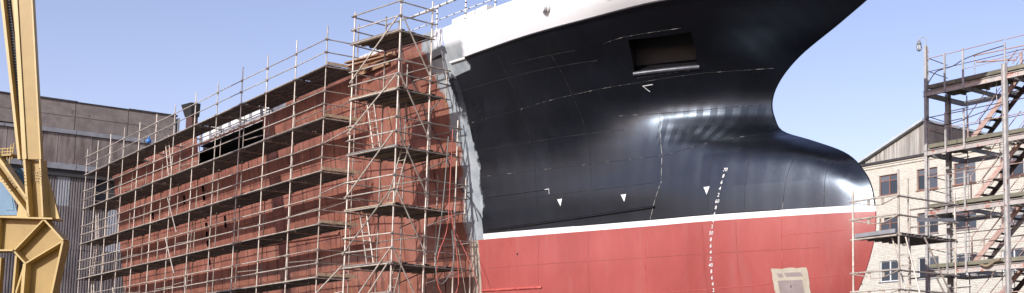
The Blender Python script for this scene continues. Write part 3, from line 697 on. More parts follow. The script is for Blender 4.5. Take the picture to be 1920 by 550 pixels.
def ladder(label, p, q, side, w=.42, r=.024, mat=None, group=None, n=None):
    p, q = Vector(p), Vector(q); mat = mat or MAT['tube_pale']; s = Vector(side).normalized() * w / 2
    t = thing('ladder', label, 'ladder', tuple(p), group)
    for k in (-1, 1): rod('ladder_rail', p + s * k, q + s * k, r, mat, t)
    n = n or int((q - p).length / .29)
    for i in range(1, n): c = p.lerp(q, i / n); rod('rung', c - s, c + s, r * .6, mat, t)
    return t
ladder('pale ladder rising to the top deck of the long scaffolding beside the rusty ventilation trunk', (-67.6, 19.5, 12.1), (-68.2, 19.35, 14.5), (1, 0, 0), .55)
ladder('ladder in the far end bay of the long scaffolding, under the second highest deck', (-81.2, 19.6, 9.98), (-81.7, 19.6, 12.2), (1, 0, 0), .5)
ladder('ladder in the far end bay of the long scaffolding, under the third highest deck', (-81.9, 19.6, 7.9), (-81.3, 19.6, 10.0), (1, 0, 0), .5)
ladder('lowest ladder in the far end bay of the long scaffolding', (-81.2, 19.6, 5.85), (-81.7, 19.6, 8.0), (1, 0, 0), .5)
ladder('thin ladder behind the rails beside the column of dark holes in the brown side', (-66.0, 20.0, 5.9), (-65.6, 20.0, 10.0), (1, 0, 0), .45, .02, MAT['tube'])

# tower at the joint between brown side and black bow, turned a little with the hull
tower = thing('tower_scaffolding', 'square tower scaffolding with diagonal braces at the joint of brown side and black bow', 'scaffolding', (-40.5, 18.92, 0))
A = Vector((-40.5, 18.92, 0)); U = Vector((-.99, -.139, 0)); V = Vector((-.139, .99, 0))
def tw(u, v, z): return A + U * u + V * v + Vector((0, 0, z))
LU = 2.95; angT = math.atan2(.139, .99)
TZ = [14.17, 12.06, 10.0, 7.93, 5.87, 3.8]
for u in (0, LU): rod('standard', tw(u + jit(.02), 0, 0), tw(u, 0, 15.25 + (.1 if u else .05)), .031, MAT['tube_pale'], tower)
rod('standard', tw(0, 1.3, 0), tw(0, 1.3, 15.5), .031, MAT['tube_pale'], tower)
rod('standard', tw(LU, 1.3, 0), tw(LU, 1.3, 15.5), .028, MAT['tube'], tower)
rod('standard', tw(LU * .5, 1.32, 0), tw(LU * .5, 1.32, 13.4), .026, MAT['tube'], tower)
for v, zt in ((2.0, 13.1), (2.55, 11.3), (2.98, 9.2), (3.3, 7.1)):
    zb = {2.0: 11.9, 2.55: 0, 2.98: 7.6, 3.3: 0}[v]
    rod('standard', tw(0, v, zb), tw(0, v, zt), .028, MAT['tube_pale'], tower)
for v, zt in ((2.5, 12.0), (2.9, 9.5)): rod('standard', tw(LU * .55, v, 0), tw(LU * .55, v, zt), .026, MAT['tube'], tower)
cps = []
WID = [1.3, 2.0, 2.6, 2.95, 3.3, 3.35]
for k, z in enumerate(TZ):
    W = WID[k]
    for dz in (-.05, .5, 1.02):
        nm = 'ledger' if dz < 0 else 'guard_rail'
        rod(nm, tw(-.05, -.05, z + dz + jit()), tw(LU + .05, -.05, z + dz + jit()), .025, MAT['tube_pale'], tower)
        rod(nm, tw(-.05, -.12, z + dz - .03), tw(-.05, W + .12, z + dz - .03 + jit()), .025, MAT['tube'], tower)
        rod(nm, tw(LU + .05, -.12, z + dz - .03), tw(LU + .05, 1.4, z + dz - .03), .025, MAT['tube'], tower)
        if dz != .5: rod('back_ledger', tw(0, 1.34, z + dz), tw(LU, 1.34, z + dz), .024, MAT['tube'], tower)
        for u, v in ((0, 0), (LU, 0), (0, 1.3)): cps.append(tw(u, v, z + dz))
    if k: rod('back_ledger', tw(-.1, W, z + .95), tw(LU * .7, W, z + .95), .024, MAT['tube'], tower)
    n = int((W + (.0 if k == 0 else .05)) / .31)
    for j in range(n):
        back = max(0, (j - 3)) * .0
        q = tw(LU - .02, .03 + j * .31, z + jit(.01) + (.03 if j % 3 == 1 else 0))
        plank('deck_plank', q, LU - .02 - back, angT, .3, MAT['plank'] if (k + j) % 4 else MAT['timber'], tower)
    plank('toe_plank', tw(LU + .12, -.04, z + .035), LU + (.25 if k in (1, 3) else .1), angT, .23, MAT['timber'] if k % 2 else MAT['plank'], tower, .045)
    # cantilever strut under the deck
    rod('strut', tw(.0, W - .25, z - .12), tw(0, 1.3, z - .7), .022, MAT['tube'], tower)
    rod('strut', tw(LU * .55, 2.4, z - .1), tw(LU * .55, 1.35, z - .6), .022, MAT['tube'], tower)
for z0, z1 in ((12.65, 14.65), (10.75, 12.5), (8.35, 10.5), (6.3, 8.45), (3.9, 6.3)):
    rod('brace', tw(LU + .02, -.09, z0), tw(0.03, -.09, z1), .027, MAT['tube_pale'], tower)
for z0, z1 in ((14.65, 12.6), (12.5, 10.4), (10.5, 8.35), (8.45, 6.3), (6.3, 4.2)):
    rod('brace', tw(-.09, .02, z0), tw(-.09, 1.28, z1), .027, MAT['tube'] if z0 < 14 else MAT['tube_pale'], tower)
for z0, z1 in ((14.5, 12.3), (12.5, 10.3), (6.0, 3.9)): rod('brace', tw(.1, .0, z0), tw(LU * .55, 1.3, z1), .024, MAT['tube'], tower)
rod('brace', tw(.05, -.1, 5.85), tw(LU * .9, -.1, 3.5), .027, MAT['tube_pale'], tower)
rod('brace', tw(LU, -.1, 5.9), tw(LU + 2.9, -.1, 4.3), .026, MAT['tube_pale'], tower)
couplers('couplers', cps, tower, MAT['tube'])
ladder('pale ladder in the square tower scaffolding, between its third and second decks from the top', tw(LU - 1.25, .35, 10.0), tw(LU - .6, .35, 12.15), U, .42)
ladder('ladder in the square tower scaffolding, between its fourth and third decks from the top', tw(1.05, .5, 7.95), tw(.15, .5, 10.1), U, .42)
ladder('pale ladder in the square tower scaffolding, just above its lowest deck in view', tw(LU - 1.1, .35, 5.9), tw(LU - .45, .35, 8.0), U, .42)
ladder('ladder in the square tower scaffolding, hanging below its lowest deck in view', tw(1.0, .4, 3.8), tw(.15, .4, 5.95), U, .42)
# boards between the top decks
bd = thing('loose_boards', 'stack of loose orange boards bridging the long scaffolding and the tower at the top', 'boards', (-46.2, 19.9, 14.2))
for k, (a, b, z, wz) in enumerate((((-47.6, 20.1), (-43.9, 20.35), 14.22, .20), ((-47.0, 19.75), (-45.0, 20.2), 14.33, .05), ((-46.4, 19.6), (-43.6, 20.1), 14.05, .05), ((-47.3, 20.3), (-44.6, 20.42), 13.98, .12))):
    profile('board', rect(.22 if wz < .1 else .05, wz), (*a, z), (*b, z + .03), (0, 0, 1), MAT['timber_new'], bd)
tp = thing('drooping_cloth', 'brown cloth drooping from the loose boards beside the ribbed white screen', 'cloth', (-45.9, 19.9, 13.8))
vs = []; fs = []
for i in range(9):
    for j in range(6):
        u, v = i / 8, j / 5; vs.append((-46.5 + u * 1.1, 20.0 + .05 * math.sin(u * 9) + .03 * j, 14.25 - v * .42 * math.sin(math.pi * min(1, u * 1.2 + .1))))
for i in range(8):
    for j in range(5): a = i * 6 + j; fs.append((a, a + 1, a + 7, a + 6))
mesh('cloth', vs, fs, MAT['timber_new'], tp, smooth=True)

# hoses and a cable hanging from the tower
def hose(label, pts, r, mat, name='hose', cat='hose'):
    P = [Vector(p) for p in pts]; out = []
    for i in range(len(P) - 1):
        a, b, c, d = P[max(i - 1, 0)], P[i], P[i + 1], P[min(i + 2, len(P) - 1)]
        for t in np.linspace(0, 1, 7)[:-1]: out.append(.5 * ((2 * b) + (c - a) * t + (2 * a - 5 * b + 4 * c - d) * t * t + (3 * b - a - 3 * c + d) * t ** 3))
    out.append(P[-1]); b0 = out[0].copy()
    o = mesh(name, [Vector((0, 0, 0))] * 0 + [], [], mat); bpy.data.objects.remove(o)
    o = tubepath(name, [p - b0 for p in out], r, mat); o.location = b0; o['label'] = label; o['category'] = cat; return o
hose('red hose hanging straight down from the tower scaffolding and ending in a loop', [tw(-.12, 2.25, 10.9), tw(-.13, 2.2, 9.0), tw(-.13, 2.15, 7.3), tw(-.2, 1.75, 6.2), tw(-.2, 1.75, 5.3), tw(-.2, 2.1, 4.75), tw(-.2, 2.6, 5.0), tw(-.2, 2.6, 6.0), tw(-.2, 2.35, 7.3), tw(-.15, 2.25, 8.0)], .018, MAT['hose_red'])
hose('grey hose hanging beside the red hose on the tower scaffolding', [tw(-.15, 2.05, 10.6), tw(-.15, 1.95, 8.6), tw(-.15, 1.8, 7.0), tw(-.2, 1.65, 5.9), tw(-.2, 1.9, 5.2), tw(-.2, 2.4, 5.9), tw(-.2, 2.3, 7.2)], .017, MAT['hose_grey'])
hose('thin black cable slung from the tower scaffolding down the joint of the hull', [side_pt(-43.7, 14.55, .06), side_pt(-43.2, 12.9, .08), side_pt(-42.7, 11.3, .08), side_pt(-41.6, 9.1, .1), side_pt(-40.9, 8.3, .1), side_pt(-40.7, 7.6, .1)], .02, MAT['cable'], 'cable', 'cable')
hose('thin red cord slanting down over the dark red joint at the foot of the tower', [tw(-.05, 2.6, 7.1), tw(-.6, 2.9, 5.9), tw(-1.2, 3.0, 4.5)], .012, MAT['hose_red'], 'cord', 'cord')
hose('thin pale cord slanting down over the dark red joint at the foot of the tower', [tw(-.0, 2.5, 7.3), tw(-.3, 2.6, 6.2), tw(-.7, 2.7, 4.5)], .012, MAT['tube'], 'cord', 'cord')
# round blue float on the rail
fl = thing('float', 'small round blue float tied above the top deck of the long scaffolding', 'float', (-73.3, 19.9, 15.0))
bm = bmesh.new(); bmesh.ops.create_uvsphere(bm, u_segments=16, v_segments=10, radius=.15); me = bpy.data.meshes.new('ball')
for v in bm.verts: v.co.z *= .9
bm.to_mesh(me); bm.free(); me.polygons.foreach_set('use_smooth', [True] * len(me.polygons)); link('ball', me, MAT['blueplastic'], fl)
rod('float_eye', (-73.3, 19.9, 15.15), (-73.3, 19.9, 15.3), .04, MAT['blueplastic'], fl)
rod('float_line', (-73.3, 19.9, 15.28), (-72.9, 19.2, 15.7), .012, MAT['tube'], fl)

# small scaffolding in front of the bulb
sm = thing('bow_scaffolding', 'small tube scaffolding with two plank decks in front of the red bulbous bow', 'scaffolding', (-22.1, 24.7, 0))
X0, X1, Y0, Y1 = -23.82, -22.1, 24.7, 27.1
for x, y, z in ((X0, Y0, 7.12), (X1, Y0, 7.5), (X1, Y1, 7.1), (X1 - .05, Y0 + .45, 7.3), (X0, Y1, 6.9)):
    rod('standard', (x, y, 0), (x, y, z), .03 if y != 25.15 else .024, MAT['tube_pale'], sm)
for z in (5.75, 3.72):
    for dz in (.5, 1.02):
        rod('guard_rail', (X0 - .08, Y0 - .04, z + dz), (X1 + .08, Y0 - .04, z + dz + .01), .026, MAT['tube_pale'], sm)
        rod('lattice_chord', (X0, Y0 - .04, z + dz - .02), (X0 + .75, Y0 + .05, z + dz - .17), .016, MAT['tube_pale'], sm)
        rod('lattice_chord', (X0 + .75, Y0 + .05, z + dz - .17), (X0 + 1.1, Y0 + .05, z + dz - .17), .016, MAT['tube_pale'], sm)
        rod('lattice_chord', (X0 + 1.1, Y0 + .05, z + dz - .17), (X1, Y0 - .02, z + dz - .02), .016, MAT['tube_pale'], sm)
        for xx in (X0 + .55, X0 + 1.08): box('lattice_plate', (xx, Y0 + .0, z + dz - .17), (xx + .1, Y0 + .02, z + dz - .02), MAT['tube_pale'], sm)
        rod('guard_rail', (X1 + .03, Y0 - .1, z + dz - .02), (X1 + .03, Y1 + .1, z + dz - .02), .026, MAT['tube'], sm)
        rod('back_rail', (X0, Y1, z + dz), (X1, Y1, z + dz), .024, MAT['tube'], sm)
    rod('ledger', (X0 - .1, Y0, z - .06), (X1 + .1, Y0, z - .06), .026, MAT['tube_pale'], sm)
    rod('ledger', (X1, Y0 - .1, z - .06), (X1, Y1 + .1, z - .06), .026, MAT['tube'], sm)
    profile('toe_board', rect(.03, .11), (X0 + .1, Y0 - .03, z + .04), (X1 - .1, Y0 - .03, z + .06), (0, 0, 1), MAT['ledge'], sm)
    for j in range(8): plank('deck_plank', (X0 - .0, Y0 + .02 + j * .3, z + jit(.008)), X1 - X0 + .05, 0, .292, MAT['plank'], sm)
profile('red_tipped_board', rect(.03, .09), (X1 + .05, Y0 + .7, 6.15), (X1 + .05, Y1 - .1, 6.3), (0, 0, 1), MAT['ledge'], sm)
rod('brace', (X1 + .05, Y0 + 1.0, 5.7), (X1 + .05, Y1 - .1, 3.9), .026, MAT['tube'], sm)
rod('brace', (X1 + .05, Y1 - .1, 3.6), (X1 + .05, Y0 + 1.5, 4.6), .024, MAT['tube'], sm)
ladder('pale ladder leaning inside the small scaffolding at the bulbous bow', (-21.75, 25.0, 3.7), (-22.35, 24.95, 5.75), (1, .2, 0), .42)

# ------------------------------------------------------------------ steel stair tower on the right
st = thing('stair_tower', 'tall steel stair tower with mossy timber landings and pinkish handrails before the brick building', 'stair tower', (-29, 34, 0))
ZL = [12.62, 10.40, 8.18, 5.98, 3.78]
XE = -19.5
profile('corner_post', hprof(.12, .14), (-29.06, 34, 0), (-28.98, 34, 14.15), (0, 1, 0), MAT['post'], st)
profile('corner_post', hprof(.16, .18), (-29.0, 35.25, 0), (-29.0, 35.25, 12.5), (0, 1, 0), MAT['post'], st)
for x in (-25.35, -21.3):
    profile('corner_post', hprof(.16, .16), (x, 33.9, 0), (x, 33.9, 12.75), (1, 0, 0), MAT['post'], st)
    profile('corner_post', hprof(.16, .16), (x, 36.2, 0), (x, 36.2, 12.75), (1, 0, 0), MAT['post'], st)
rod('top_post', (-25.35, 33.95, 12.7), (-25.35, 33.95, 13.5), .035, MAT['post'], st)
for k, z in enumerate(ZL):
    profile('front_beam', [(-.02, -.1), (.05, -.1), (.05, -.085), (-.005, -.085), (-.005, .085), (.05, .085), (.05, .1), (-.02, .1)], (-29.1, 33.96, z - .32), (XE, 33.96, z - .32), (0, 0, 1), MAT['beam'], st)
    profile('back_beam', hprof(.1, .18), (-29.0, 36.2, z - .34), (XE, 36.2, z - .34), (0, 0, 1), MAT['post'], st)
    profile('end_beam', hprof(.1, .18), (-29.0, 34.05, z - .34), (-29.0, 36.2, z - .34), (0, 0, 1), MAT['post'], st)
    for x in (-27.35, -25.2, -23.2, -21.2): profile('cross_beam', hprof(.09, .14), (x, 34.0, z - .33), (x, 36.15, z - .33), (0, 0, 1), MAT['post'], st)
    for x in (-28.4, -27.3, -26.2, -24.8, -23.5, -22): box('timber_bearer', (x, 34.05, z - .22), (x + .1, 35.5, z - .15), MAT['timber_green'], st)
    segs = [(-28.95, -27.6), (-27.58, -25.5), (-25.48, -23.2), (-23.18, XE)]
    for j in range(5):
        for a, b in segs:
            if j >= 2 and a > -28 and b < -23.5 and k: continue       # stair opening
            dz = jit(.012)
            box('landing_board', (a + jit(.02), 34.0 + j * .31, z - .14 + dz), (b, 34.29 + j * .31, z + dz), MAT['timber_green'], st)
    for dz in (.5, 1.0):
        for a, b in ((-28.98, -27.2), (-27.2, -25.4), (-25.3, XE)):
            rod('handrail', (a, 33.98, z + dz), (b, 33.98, z + dz + jit()), .016 if dz == 1.0 else .013, MAT['pink'] if (k + (dz > .9)) % 2 else MAT['rail_dark'], st)
        rod('handrail', (-29.0, 34.0, z + dz + .08), (-29.0, 35.25, z + dz), .016, MAT['rail_dark'], st)
        rod('handrail', (-29.0, 36.1, z + dz), (XE, 36.1, z + dz), .014, MAT['pink'] if k % 2 else MAT['post'], st)
    for x in (-28.05, -27.2, -23.4): profile('handrail_post', rect(.06, .06) if x == -28.05 else rect(.08, .03), (x, 33.93, z - .38), (x, 33.93, z + 1.04), (0, 1, 0), MAT['post'], st)
    if k < 4:
        # flight from the landing below up to this one
        pass
for k in range(1, 5):
    z0, z1 = ZL[k], ZL[k - 1]; xa = -27.45 + (0 if k == 1 else .1); run = 2.35; xb = xa + run
    for y, mt in ((34.62, 'pink'), (35.28, 'rail_dark' if k != 3 else 'post')):  # far stringers mostly get a dark tone with their shade put in
        profile('stringer', rect(.03, .19), (xa - .05, y, z0 - .02), (xb, y, z1 - .12), (0, 0, 1), MAT[mt], st, 'far stringer of the stair flight' if y > 35 else None)
    n = 9
    for i in range(1, n):
        f = i / n; x = xa + run * f; z = z0 + (z1 - z0) * f
        box('tread', (x - .13, 34.64, z - .03), (x + .13, 35.26, z), MAT['tread'], st)
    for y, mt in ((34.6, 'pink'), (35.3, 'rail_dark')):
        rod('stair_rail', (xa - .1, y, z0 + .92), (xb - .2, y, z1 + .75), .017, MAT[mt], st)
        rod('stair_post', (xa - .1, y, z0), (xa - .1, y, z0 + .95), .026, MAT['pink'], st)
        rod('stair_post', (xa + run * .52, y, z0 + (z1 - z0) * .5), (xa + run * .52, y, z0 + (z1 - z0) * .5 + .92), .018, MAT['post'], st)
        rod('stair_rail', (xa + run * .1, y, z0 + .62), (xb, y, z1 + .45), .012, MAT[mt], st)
    profile('stair_post', rect(.07, .05), (xb - .75, 35.6, z1 - .1), (xb - .75, 35.6, z1 + .95), (0, 1, 0), MAT['pink'], st)
    rod('stair_rail', (xb - 2.4, 35.6, z1 + .9), (xb - .75, 35.6, z1 + .95), .014, MAT['pink'], st)
# pole ladder between the two left posts
rod('ladder_pole', (-28.1, 35.25, 0), (-28.1, 35.25, 12.3), .022, MAT['post'], st)
z = 2.2
while z < 12.1:
    rod('ladder_rung', (-29.0, 35.22, z), (-28.0, 35.22, z + .02), .018, MAT['post'], st); z += .37
# low lattice frame lying against the top railing
rod('red_frame_tube', (-27.0, 34.3, 13.42), (-24.6, 34.3, 13.35), .022, MAT['pink'], st)
rod('red_frame_tube', (-24.55, 34.3, 12.65), (-24.55, 34.3, 13.4), .03, MAT['pink'], st)
rod('red_frame_tube', (-25.3, 34.3, 12.8), (-24.6, 34.3, 13.38), .018, MAT['pink'], st)
rod('pale_frame_tube', (-26.95, 34.4, 13.2), (-25.2, 34.4, 12.95), .03, MAT['pink'], st)
rod('pale_frame_tube', (-27.0, 34.35, 12.75), (-27.0, 34.35, 13.45), .02, MAT['post'], st)
cb = [(-28.9, 34.0, 12.7), (-28.6, 34.05, 13.05), (-28.2, 34.0, 13.1), (-27.7, 33.98, 13.12), (-27.2, 33.95, 13.25), (-26.4, 33.95, 13.35), (-25.4, 33.95, 13.4)]
hose('thin dark cable draped along the top railing of the stair tower', cb, .018, MAT['rail_dark'], 'cable', 'cable')
hose('dark cable sagging along the second landing of the stair tower, in front of the gable', [(-28.95, 33.9, 11.35), (-28.4, 33.9, 11.05), (-27.7, 33.88, 10.98), (-26.7, 33.88, 11.12), (-25.4, 33.85, 11.3)], .016, MAT['rail_dark'], 'cable', 'cable')
hose('grey hose coiled over the beam of the fourth landing of the stair tower', [(-26.5, 33.85, 5.8), (-26.2, 33.82, 5.72), (-25.9, 33.85, 5.85), (-25.6, 33.82, 5.9)], .05, MAT['timber'], 'hose', 'hose')
# floodlight on the post
lm = thing('post_lamp', 'glass bulkhead lamp on a gooseneck above the stair tower post', 'lamp', (-28.98, 34, 14.15))
gp = [Vector((-28.98, 34, 13.6)), Vector((-28.98, 34, 14.35))] + [Vector((-29.1 + .12 * math.cos(a), 34 - .06 * (1 - math.cos(a)) , 14.35 + .13 * math.sin(a))) for a in np.linspace(0, math.pi, 8)] + [Vector((-29.22, 33.88, 14.28))]
tubepath('gooseneck', gp, .018, MAT['post'], lm)
rod('lamp_cap', (-29.22, 33.88, 14.20), (-29.22, 33.88, 14.30), .085, MAT['ledge'], lm, None, 16)
rod('lamp_collar', (-29.22, 33.88, 14.30), (-29.22, 33.88, 14.36), .05, MAT['ledge'], lm, None, 16)
bm = bmesh.new(); bmesh.ops.create_uvsphere(bm, u_segments=16, v_segments=10, radius=.1); me = bpy.data.meshes.new('lamp_globe')
for v in bm.verts: v.co.z *= 1.35
bm.to_mesh(me); bm.free(); me.polygons.foreach_set('use_smooth', [True] * len(me.polygons))
link('lamp_globe', me, MAT['lampglass'], lm, Vector((-29.22, 33.88, 14.09)) - Vector(lm.location))
for k in range(6):
    a = k * math.pi / 3; c = Vector((-29.22, 33.88, 0))
    tubepath('cage_wire', [c + Vector((.108 * math.cos(a) * s, .108 * math.sin(a) * s, z)) for s, z in ((.85, 14.2), (1.05, 14.1), (.9, 14.0), (.0, 13.94))], .006, MAT['cable'], lm, 4)

# ------------------------------------------------------------------ hall behind the stern
hall = thing('shipyard_hall', 'huge grey shipyard hall with stained panels and corrugated siding behind the crane', 'hall', (-100, 20, 0))
HX = -100.0; HY0, HY1 = 2.0, 29.1
box('hall_core', (HX - 40, HY0, 0), (HX - .35, HY1 - .02, 21.9), MAT['concrete'], hall)
joints = [18.84 - 3.4 * k for k in range(5, 0, -1)] + [18.84, 22.16, 25.66, 28.98]
for a, b in zip(joints, joints[1:]):
    for z0, z1 in ((19.98, 20.92), (20.95, 21.98)):
        box('concrete_panel', (HX - .3, a + .02, z0), (HX + random.uniform(0, .03), b - .02, z1), MAT['concrete'], hall)
for k, a in enumerate(joints[:-1]): box('parapet_cap', (HX - .5, a, 21.99), (HX + .1, a + 3.4, 22.06 + .05 * (k % 2)), MAT['roof_and_shade'], hall)
y = HY0
while y < HY1 - .2:
    wd = random.choice((.95, 1.1, 1.25)); z1 = 19.62
    box('cladding_panel', (HX - .3, y + .015, 17.42), (HX - .05 + random.uniform(0, .03), min(y + wd, HY1) - .015, 18.6 if random.random() < .25 else z1), MAT['cladding'], hall)
    box('cladding_panel', (HX - .3, y + .015, 18.62), (HX - .06, min(y + wd, HY1) - .015, z1 - .01), MAT['cladding'], hall)
    y += wd
for y0 in np.arange(HY0, HY1, 2.26): box('zinc_strip', (HX - .2, y0, 19.64), (HX + .12, min(y0 + 2.22, HY1), 19.95 - (.1 if y0 < 19 else 0)), MAT['ledge'], hall)
for y0 in np.arange(HY0, HY1, 3.4): box('ledge_slab', (HX - .4, y0, 16.98), (HX + .35, min(y0 + 3.36, HY1), 17.4), MAT['ledge'], hall)
box('ledge_shade_strip', (HX - .4, HY0, 16.5), (HX + .15, HY1, 16.97), MAT['roof_and_shade'], hall)  # dark strip below the ledge, the ledge's shadow put into its colour
# corrugated siding: sheets with real ribs
PIT = .17
def corr_sheet(y0, y1, z0, z1, mat, x, amp=.06):
    vs = []; fs = []; n = max(1, int(round((y1 - y0) / PIT)))
    ys = []
    for i in range(n):
        p = y0 + (y1 - y0) * i / n; d = (y1 - y0) / n
        ys += [(p, 0), (p + d * .30, 0), (p + d * .42, amp), (p + d * .88, amp)]
    ys.append((y1, 0))
    for yy, dx in ys: vs += [(x + dx, yy, z0), (x + dx, yy, z1)]
    for i in range(len(ys) - 1): a = 2 * i; fs.append((a, a + 2, a + 3, a + 1))
    return mesh('siding_sheet', vs, fs, mat, hall)
rows = [(16.6, 14.35), (14.38, 11.25), (11.28, 8.2), (8.23, 5.1), (5.13, .2)]
for r, (zt, zb) in enumerate(rows):
    y = HY0; k = 0
    while y < HY1 - .1:
        wd = .84 if r < 2 else 1.05
        y1 = min(y + wd, HY1)
        lightp = (r == 0 and 21.0 < y < 21.75) or (r == 1 and 24.2 < y < 24.9) or (r == 1 and 24.9 < y < 25.6) or (r == 2 and 25.4 < y < 26.2) or (r == 0 and 20.1 < y < 21.0 and False)
        if r == 0 and y > 23.2 and y < 25.5: y = y1; k += 1; continue
        corr_sheet(y + .004, y1 - .004, zb, zt, MAT['siding_light'] if lightp else MAT['siding'], HX - .12 + .012 * (k % 2) + (.03 if r % 2 else 0))
        y = y1; k += 1
box('opening_shade_panel', (HX - .34, 23.0, 14.3), (HX - .30, 26.2, 16.6), MAT['roof_and_shade'], hall)  # flat dark panel, shade of the opening put into its colour
box('corner_trim', (HX - .4, HY1, 0), (HX + .1, HY1 + .12, 21.9), MAT['ledge'], hall)

# ------------------------------------------------------------------ brick building on the right
bl = thing('brick_building', 'cream brick building with brown and white framed windows behind the stair tower', 'building', (-60, 70, 0))
BY = 70.0; BX0, BX1 = -82.0, -36.0; ZT = 18.75
cols = [-72.5, -68.6, -64.66, -60.75, -57.15, -52.9, -48.9, -45.0, -41.2]; WW = 2.05; rowsz = [(16.22, 17.82), (12.85, 14.46), (9.47, 11.08), (6.1, 7.7), (2.7, 4.3)]
vs = []; fs = []
xs = sorted([BX0, BX1] + cols + [c + WW for c in cols]); zs = sorted([0, ZT] + [v for r in rowsz for v in r])
def isw(x0, z0): return any(abs(x0 - c) < 1e-6 for c in cols) and any(abs(z0 - r[0]) < 1e-6 for r in rowsz)
for x0, x1 in zip(xs, xs[1:]):
    for z0, z1 in zip(zs, zs[1:]):
        if isw(x0, z0):
            n = len(vs); D = .22
            vs += [(x0, BY, z0), (x1, BY, z0), (x1, BY, z1), (x0, BY, z1), (x0, BY + D, z0), (x1, BY + D, z0), (x1, BY + D, z1), (x0, BY + D, z1)]
            fs += [(n, n + 1, n + 5, n + 4), (n + 1, n + 2, n + 6, n + 5), (n + 2, n + 3, n + 7, n + 6), (n + 3, n, n + 4, n + 7)]
        else:
            n = len(vs); vs += [(x0, BY, z0), (x1, BY, z0), (x1, BY, z1), (x0, BY, z1)]; fs.append((n, n + 1, n + 2, n + 3))
mesh('wall', vs, fs, MAT['brick'], bl)
box('wall_core', (BX0, BY + .5, 0), (BX1, BY + 14, ZT - .05), MAT['roof_and_shade'], bl)
box('cornice', (BX0, BY - .09, 18.45), (BX1, BY - .002, 18.62), MAT['brick'], bl)
box('cornice', (BX0, BY - .16, 18.63), (BX1, BY - .002, ZT), MAT['brick'], bl)
box('eaves_board', (BX0, BY - .28, ZT + .003), (BX1, BY + .2, ZT + .12), MAT['roof_and_shade'], bl)
mesh('roof', [(BX0, BY - .25, ZT + .13), (BX1, BY - .25, ZT + .13), (BX1, BY + 14, ZT + .5), (BX0, BY + 14, ZT + .5), (BX0, BY - .25, ZT + .2), (BX1, BY - .25, ZT + .2), (BX1, BY + 14, ZT + .6), (BX0, BY + 14, ZT + .6)], BOXF, MAT['roof_and_shade'], bl)
for ci, c in enumerate(cols):
    for ri, (z0, z1) in enumerate(rowsz):
        white = ri >= 2 and (ci in (2, 3, 4, 5))
        mt = MAT['winwhite'] if white else MAT['winframe']
        f = .07; D0, D1 = BY + .12, BY + .19
        vs = []; fs = []
        for lo, hi in (((c, D0, z0), (c + f, D1, z1)), ((c + WW - f, D0, z0), (c + WW, D1, z1)), ((c + f, D0, z1 - f), (c + WW - f, D1, z1)), ((c + f, D0, z0), (c + WW - f, D1, z0 + f)), ((c + WW / 2 - f * .7, D0 - .01, z0 + f), (c + WW / 2 + f * .7, D1, z1 - f))):
            boxvf(lo, hi, vs, fs)
        zt_ = z1 - (z1 - z0) * .3
        if not white:
            boxvf((c + f, D0 + .01, zt_), (c + WW / 2 - f * .7, D1, zt_ + .06), vs, fs); boxvf((c + WW / 2 + f * .7, D0 + .01, zt_), (c + WW - f, D1, zt_ + .06), vs, fs)
        w_ = mesh('window', vs, fs, mt, bl)
        for k in (0, 1):
            a = c + f if k == 0 else c + WW / 2 + f * .7; b = c + WW / 2 - f * .7 if k == 0 else c + WW - f
            for (q0, q1) in (((z0 + f, zt_), (zt_ + .06, z1 - f)) if not white else ((z0 + f, z1 - f),)):
                mesh('pane', [(a, D1 - .03, q0), (b, D1 - .03, q0), (b, D1 - .03, q1), (a, D1 - .03, q1)], [(0, 1, 2, 3)], MAT['glass'], w_)
        box('window_back', (c, BY + .3, z0), (c + WW, BY + .34, z1), MAT['roof_and_shade'], bl) if False else None
        box('window_sill', (c - .08, BY - .07, z0 - .08), (c + WW + .08, BY + .1, z0 - .005), MAT['ledge'] if ri else MAT['winframe'], bl)
# board-clad monopitch roof light on top
GX0, GX1 = -66.75, -60.15
def gz(x): return 19.15 + (x - GX0) / (GX1 - GX0) * 2.35
x = GX0 + .35
while x < GX1 - .02:
    w_ = .26; xe = min(x + w_, GX1)
    d = random.uniform(0, .025)
    vs = [(x, BY + .3 - d, 18.95), (xe - .015, BY + .3 - d, 18.95), (xe - .015, BY + .3 - d, gz(xe) - .06), (x, BY + .3 - d, gz(x) - .06)]
    vs = vs + [(a, BY + .36, c) for a, b, c in vs]
    mesh('gable_board', vs, [(0, 1, 2, 3), (5, 4, 7, 6), (1, 5, 6, 2), (4, 0, 3, 7), (3, 2, 6, 7), (4, 5, 1, 0)], MAT['gableboard'], bl); x = xe
mesh('gable_roof', [(GX0 - .4, BY - .1, gz(GX0) - .15), (GX1 + .1, BY - .1, gz(GX1) + .03), (GX1 + .1, BY + 9, gz(GX1) + .03), (GX0 - .4, BY + 9, gz(GX0) - .15), (GX0 - .4, BY - .1, gz(GX0) + .05), (GX1 + .1, BY - .1, gz(GX1) + .22), (GX1 + .1, BY + 9, gz(GX1) + .22), (GX0 - .4, BY + 9, gz(GX0) + .05)], BOXF, MAT['roofsheet'], bl)
yy = BY + .36
while yy < BY + 9:
    box('side_board', (GX1 - .05, yy, 18.95), (GX1 + random.uniform(0, .03), min(yy + .38, BY + 9), 21.45), MAT['gabledark'], bl); yy += .4
box('corner_board', (GX1 - .02, BY + .2, 18.9), (GX1 + .14, BY + .36, 21.5), MAT['ledge'], bl)
# lower roof light further along
G2 = [(-59.5, BY + 9.0), (-51.0, BY + 9.0)]
box('side_board', (-59.9, BY + 9.0, 18.9), (-50.0, BY + 9.1, 20.9), MAT['gabledark'], bl)
mesh('gable_roof', [(-60.2, BY + 8.8, 21.55), (-49.5, BY + 8.8, 20.2), (-49.5, BY + 14, 20.2), (-60.2, BY + 14, 21.55), (-60.2, BY + 8.8, 21.75), (-49.5, BY + 8.8, 20.4), (-49.5, BY + 14, 20.4), (-60.2, BY + 14, 21.75)], BOXF, MAT['roofsheet'], bl)
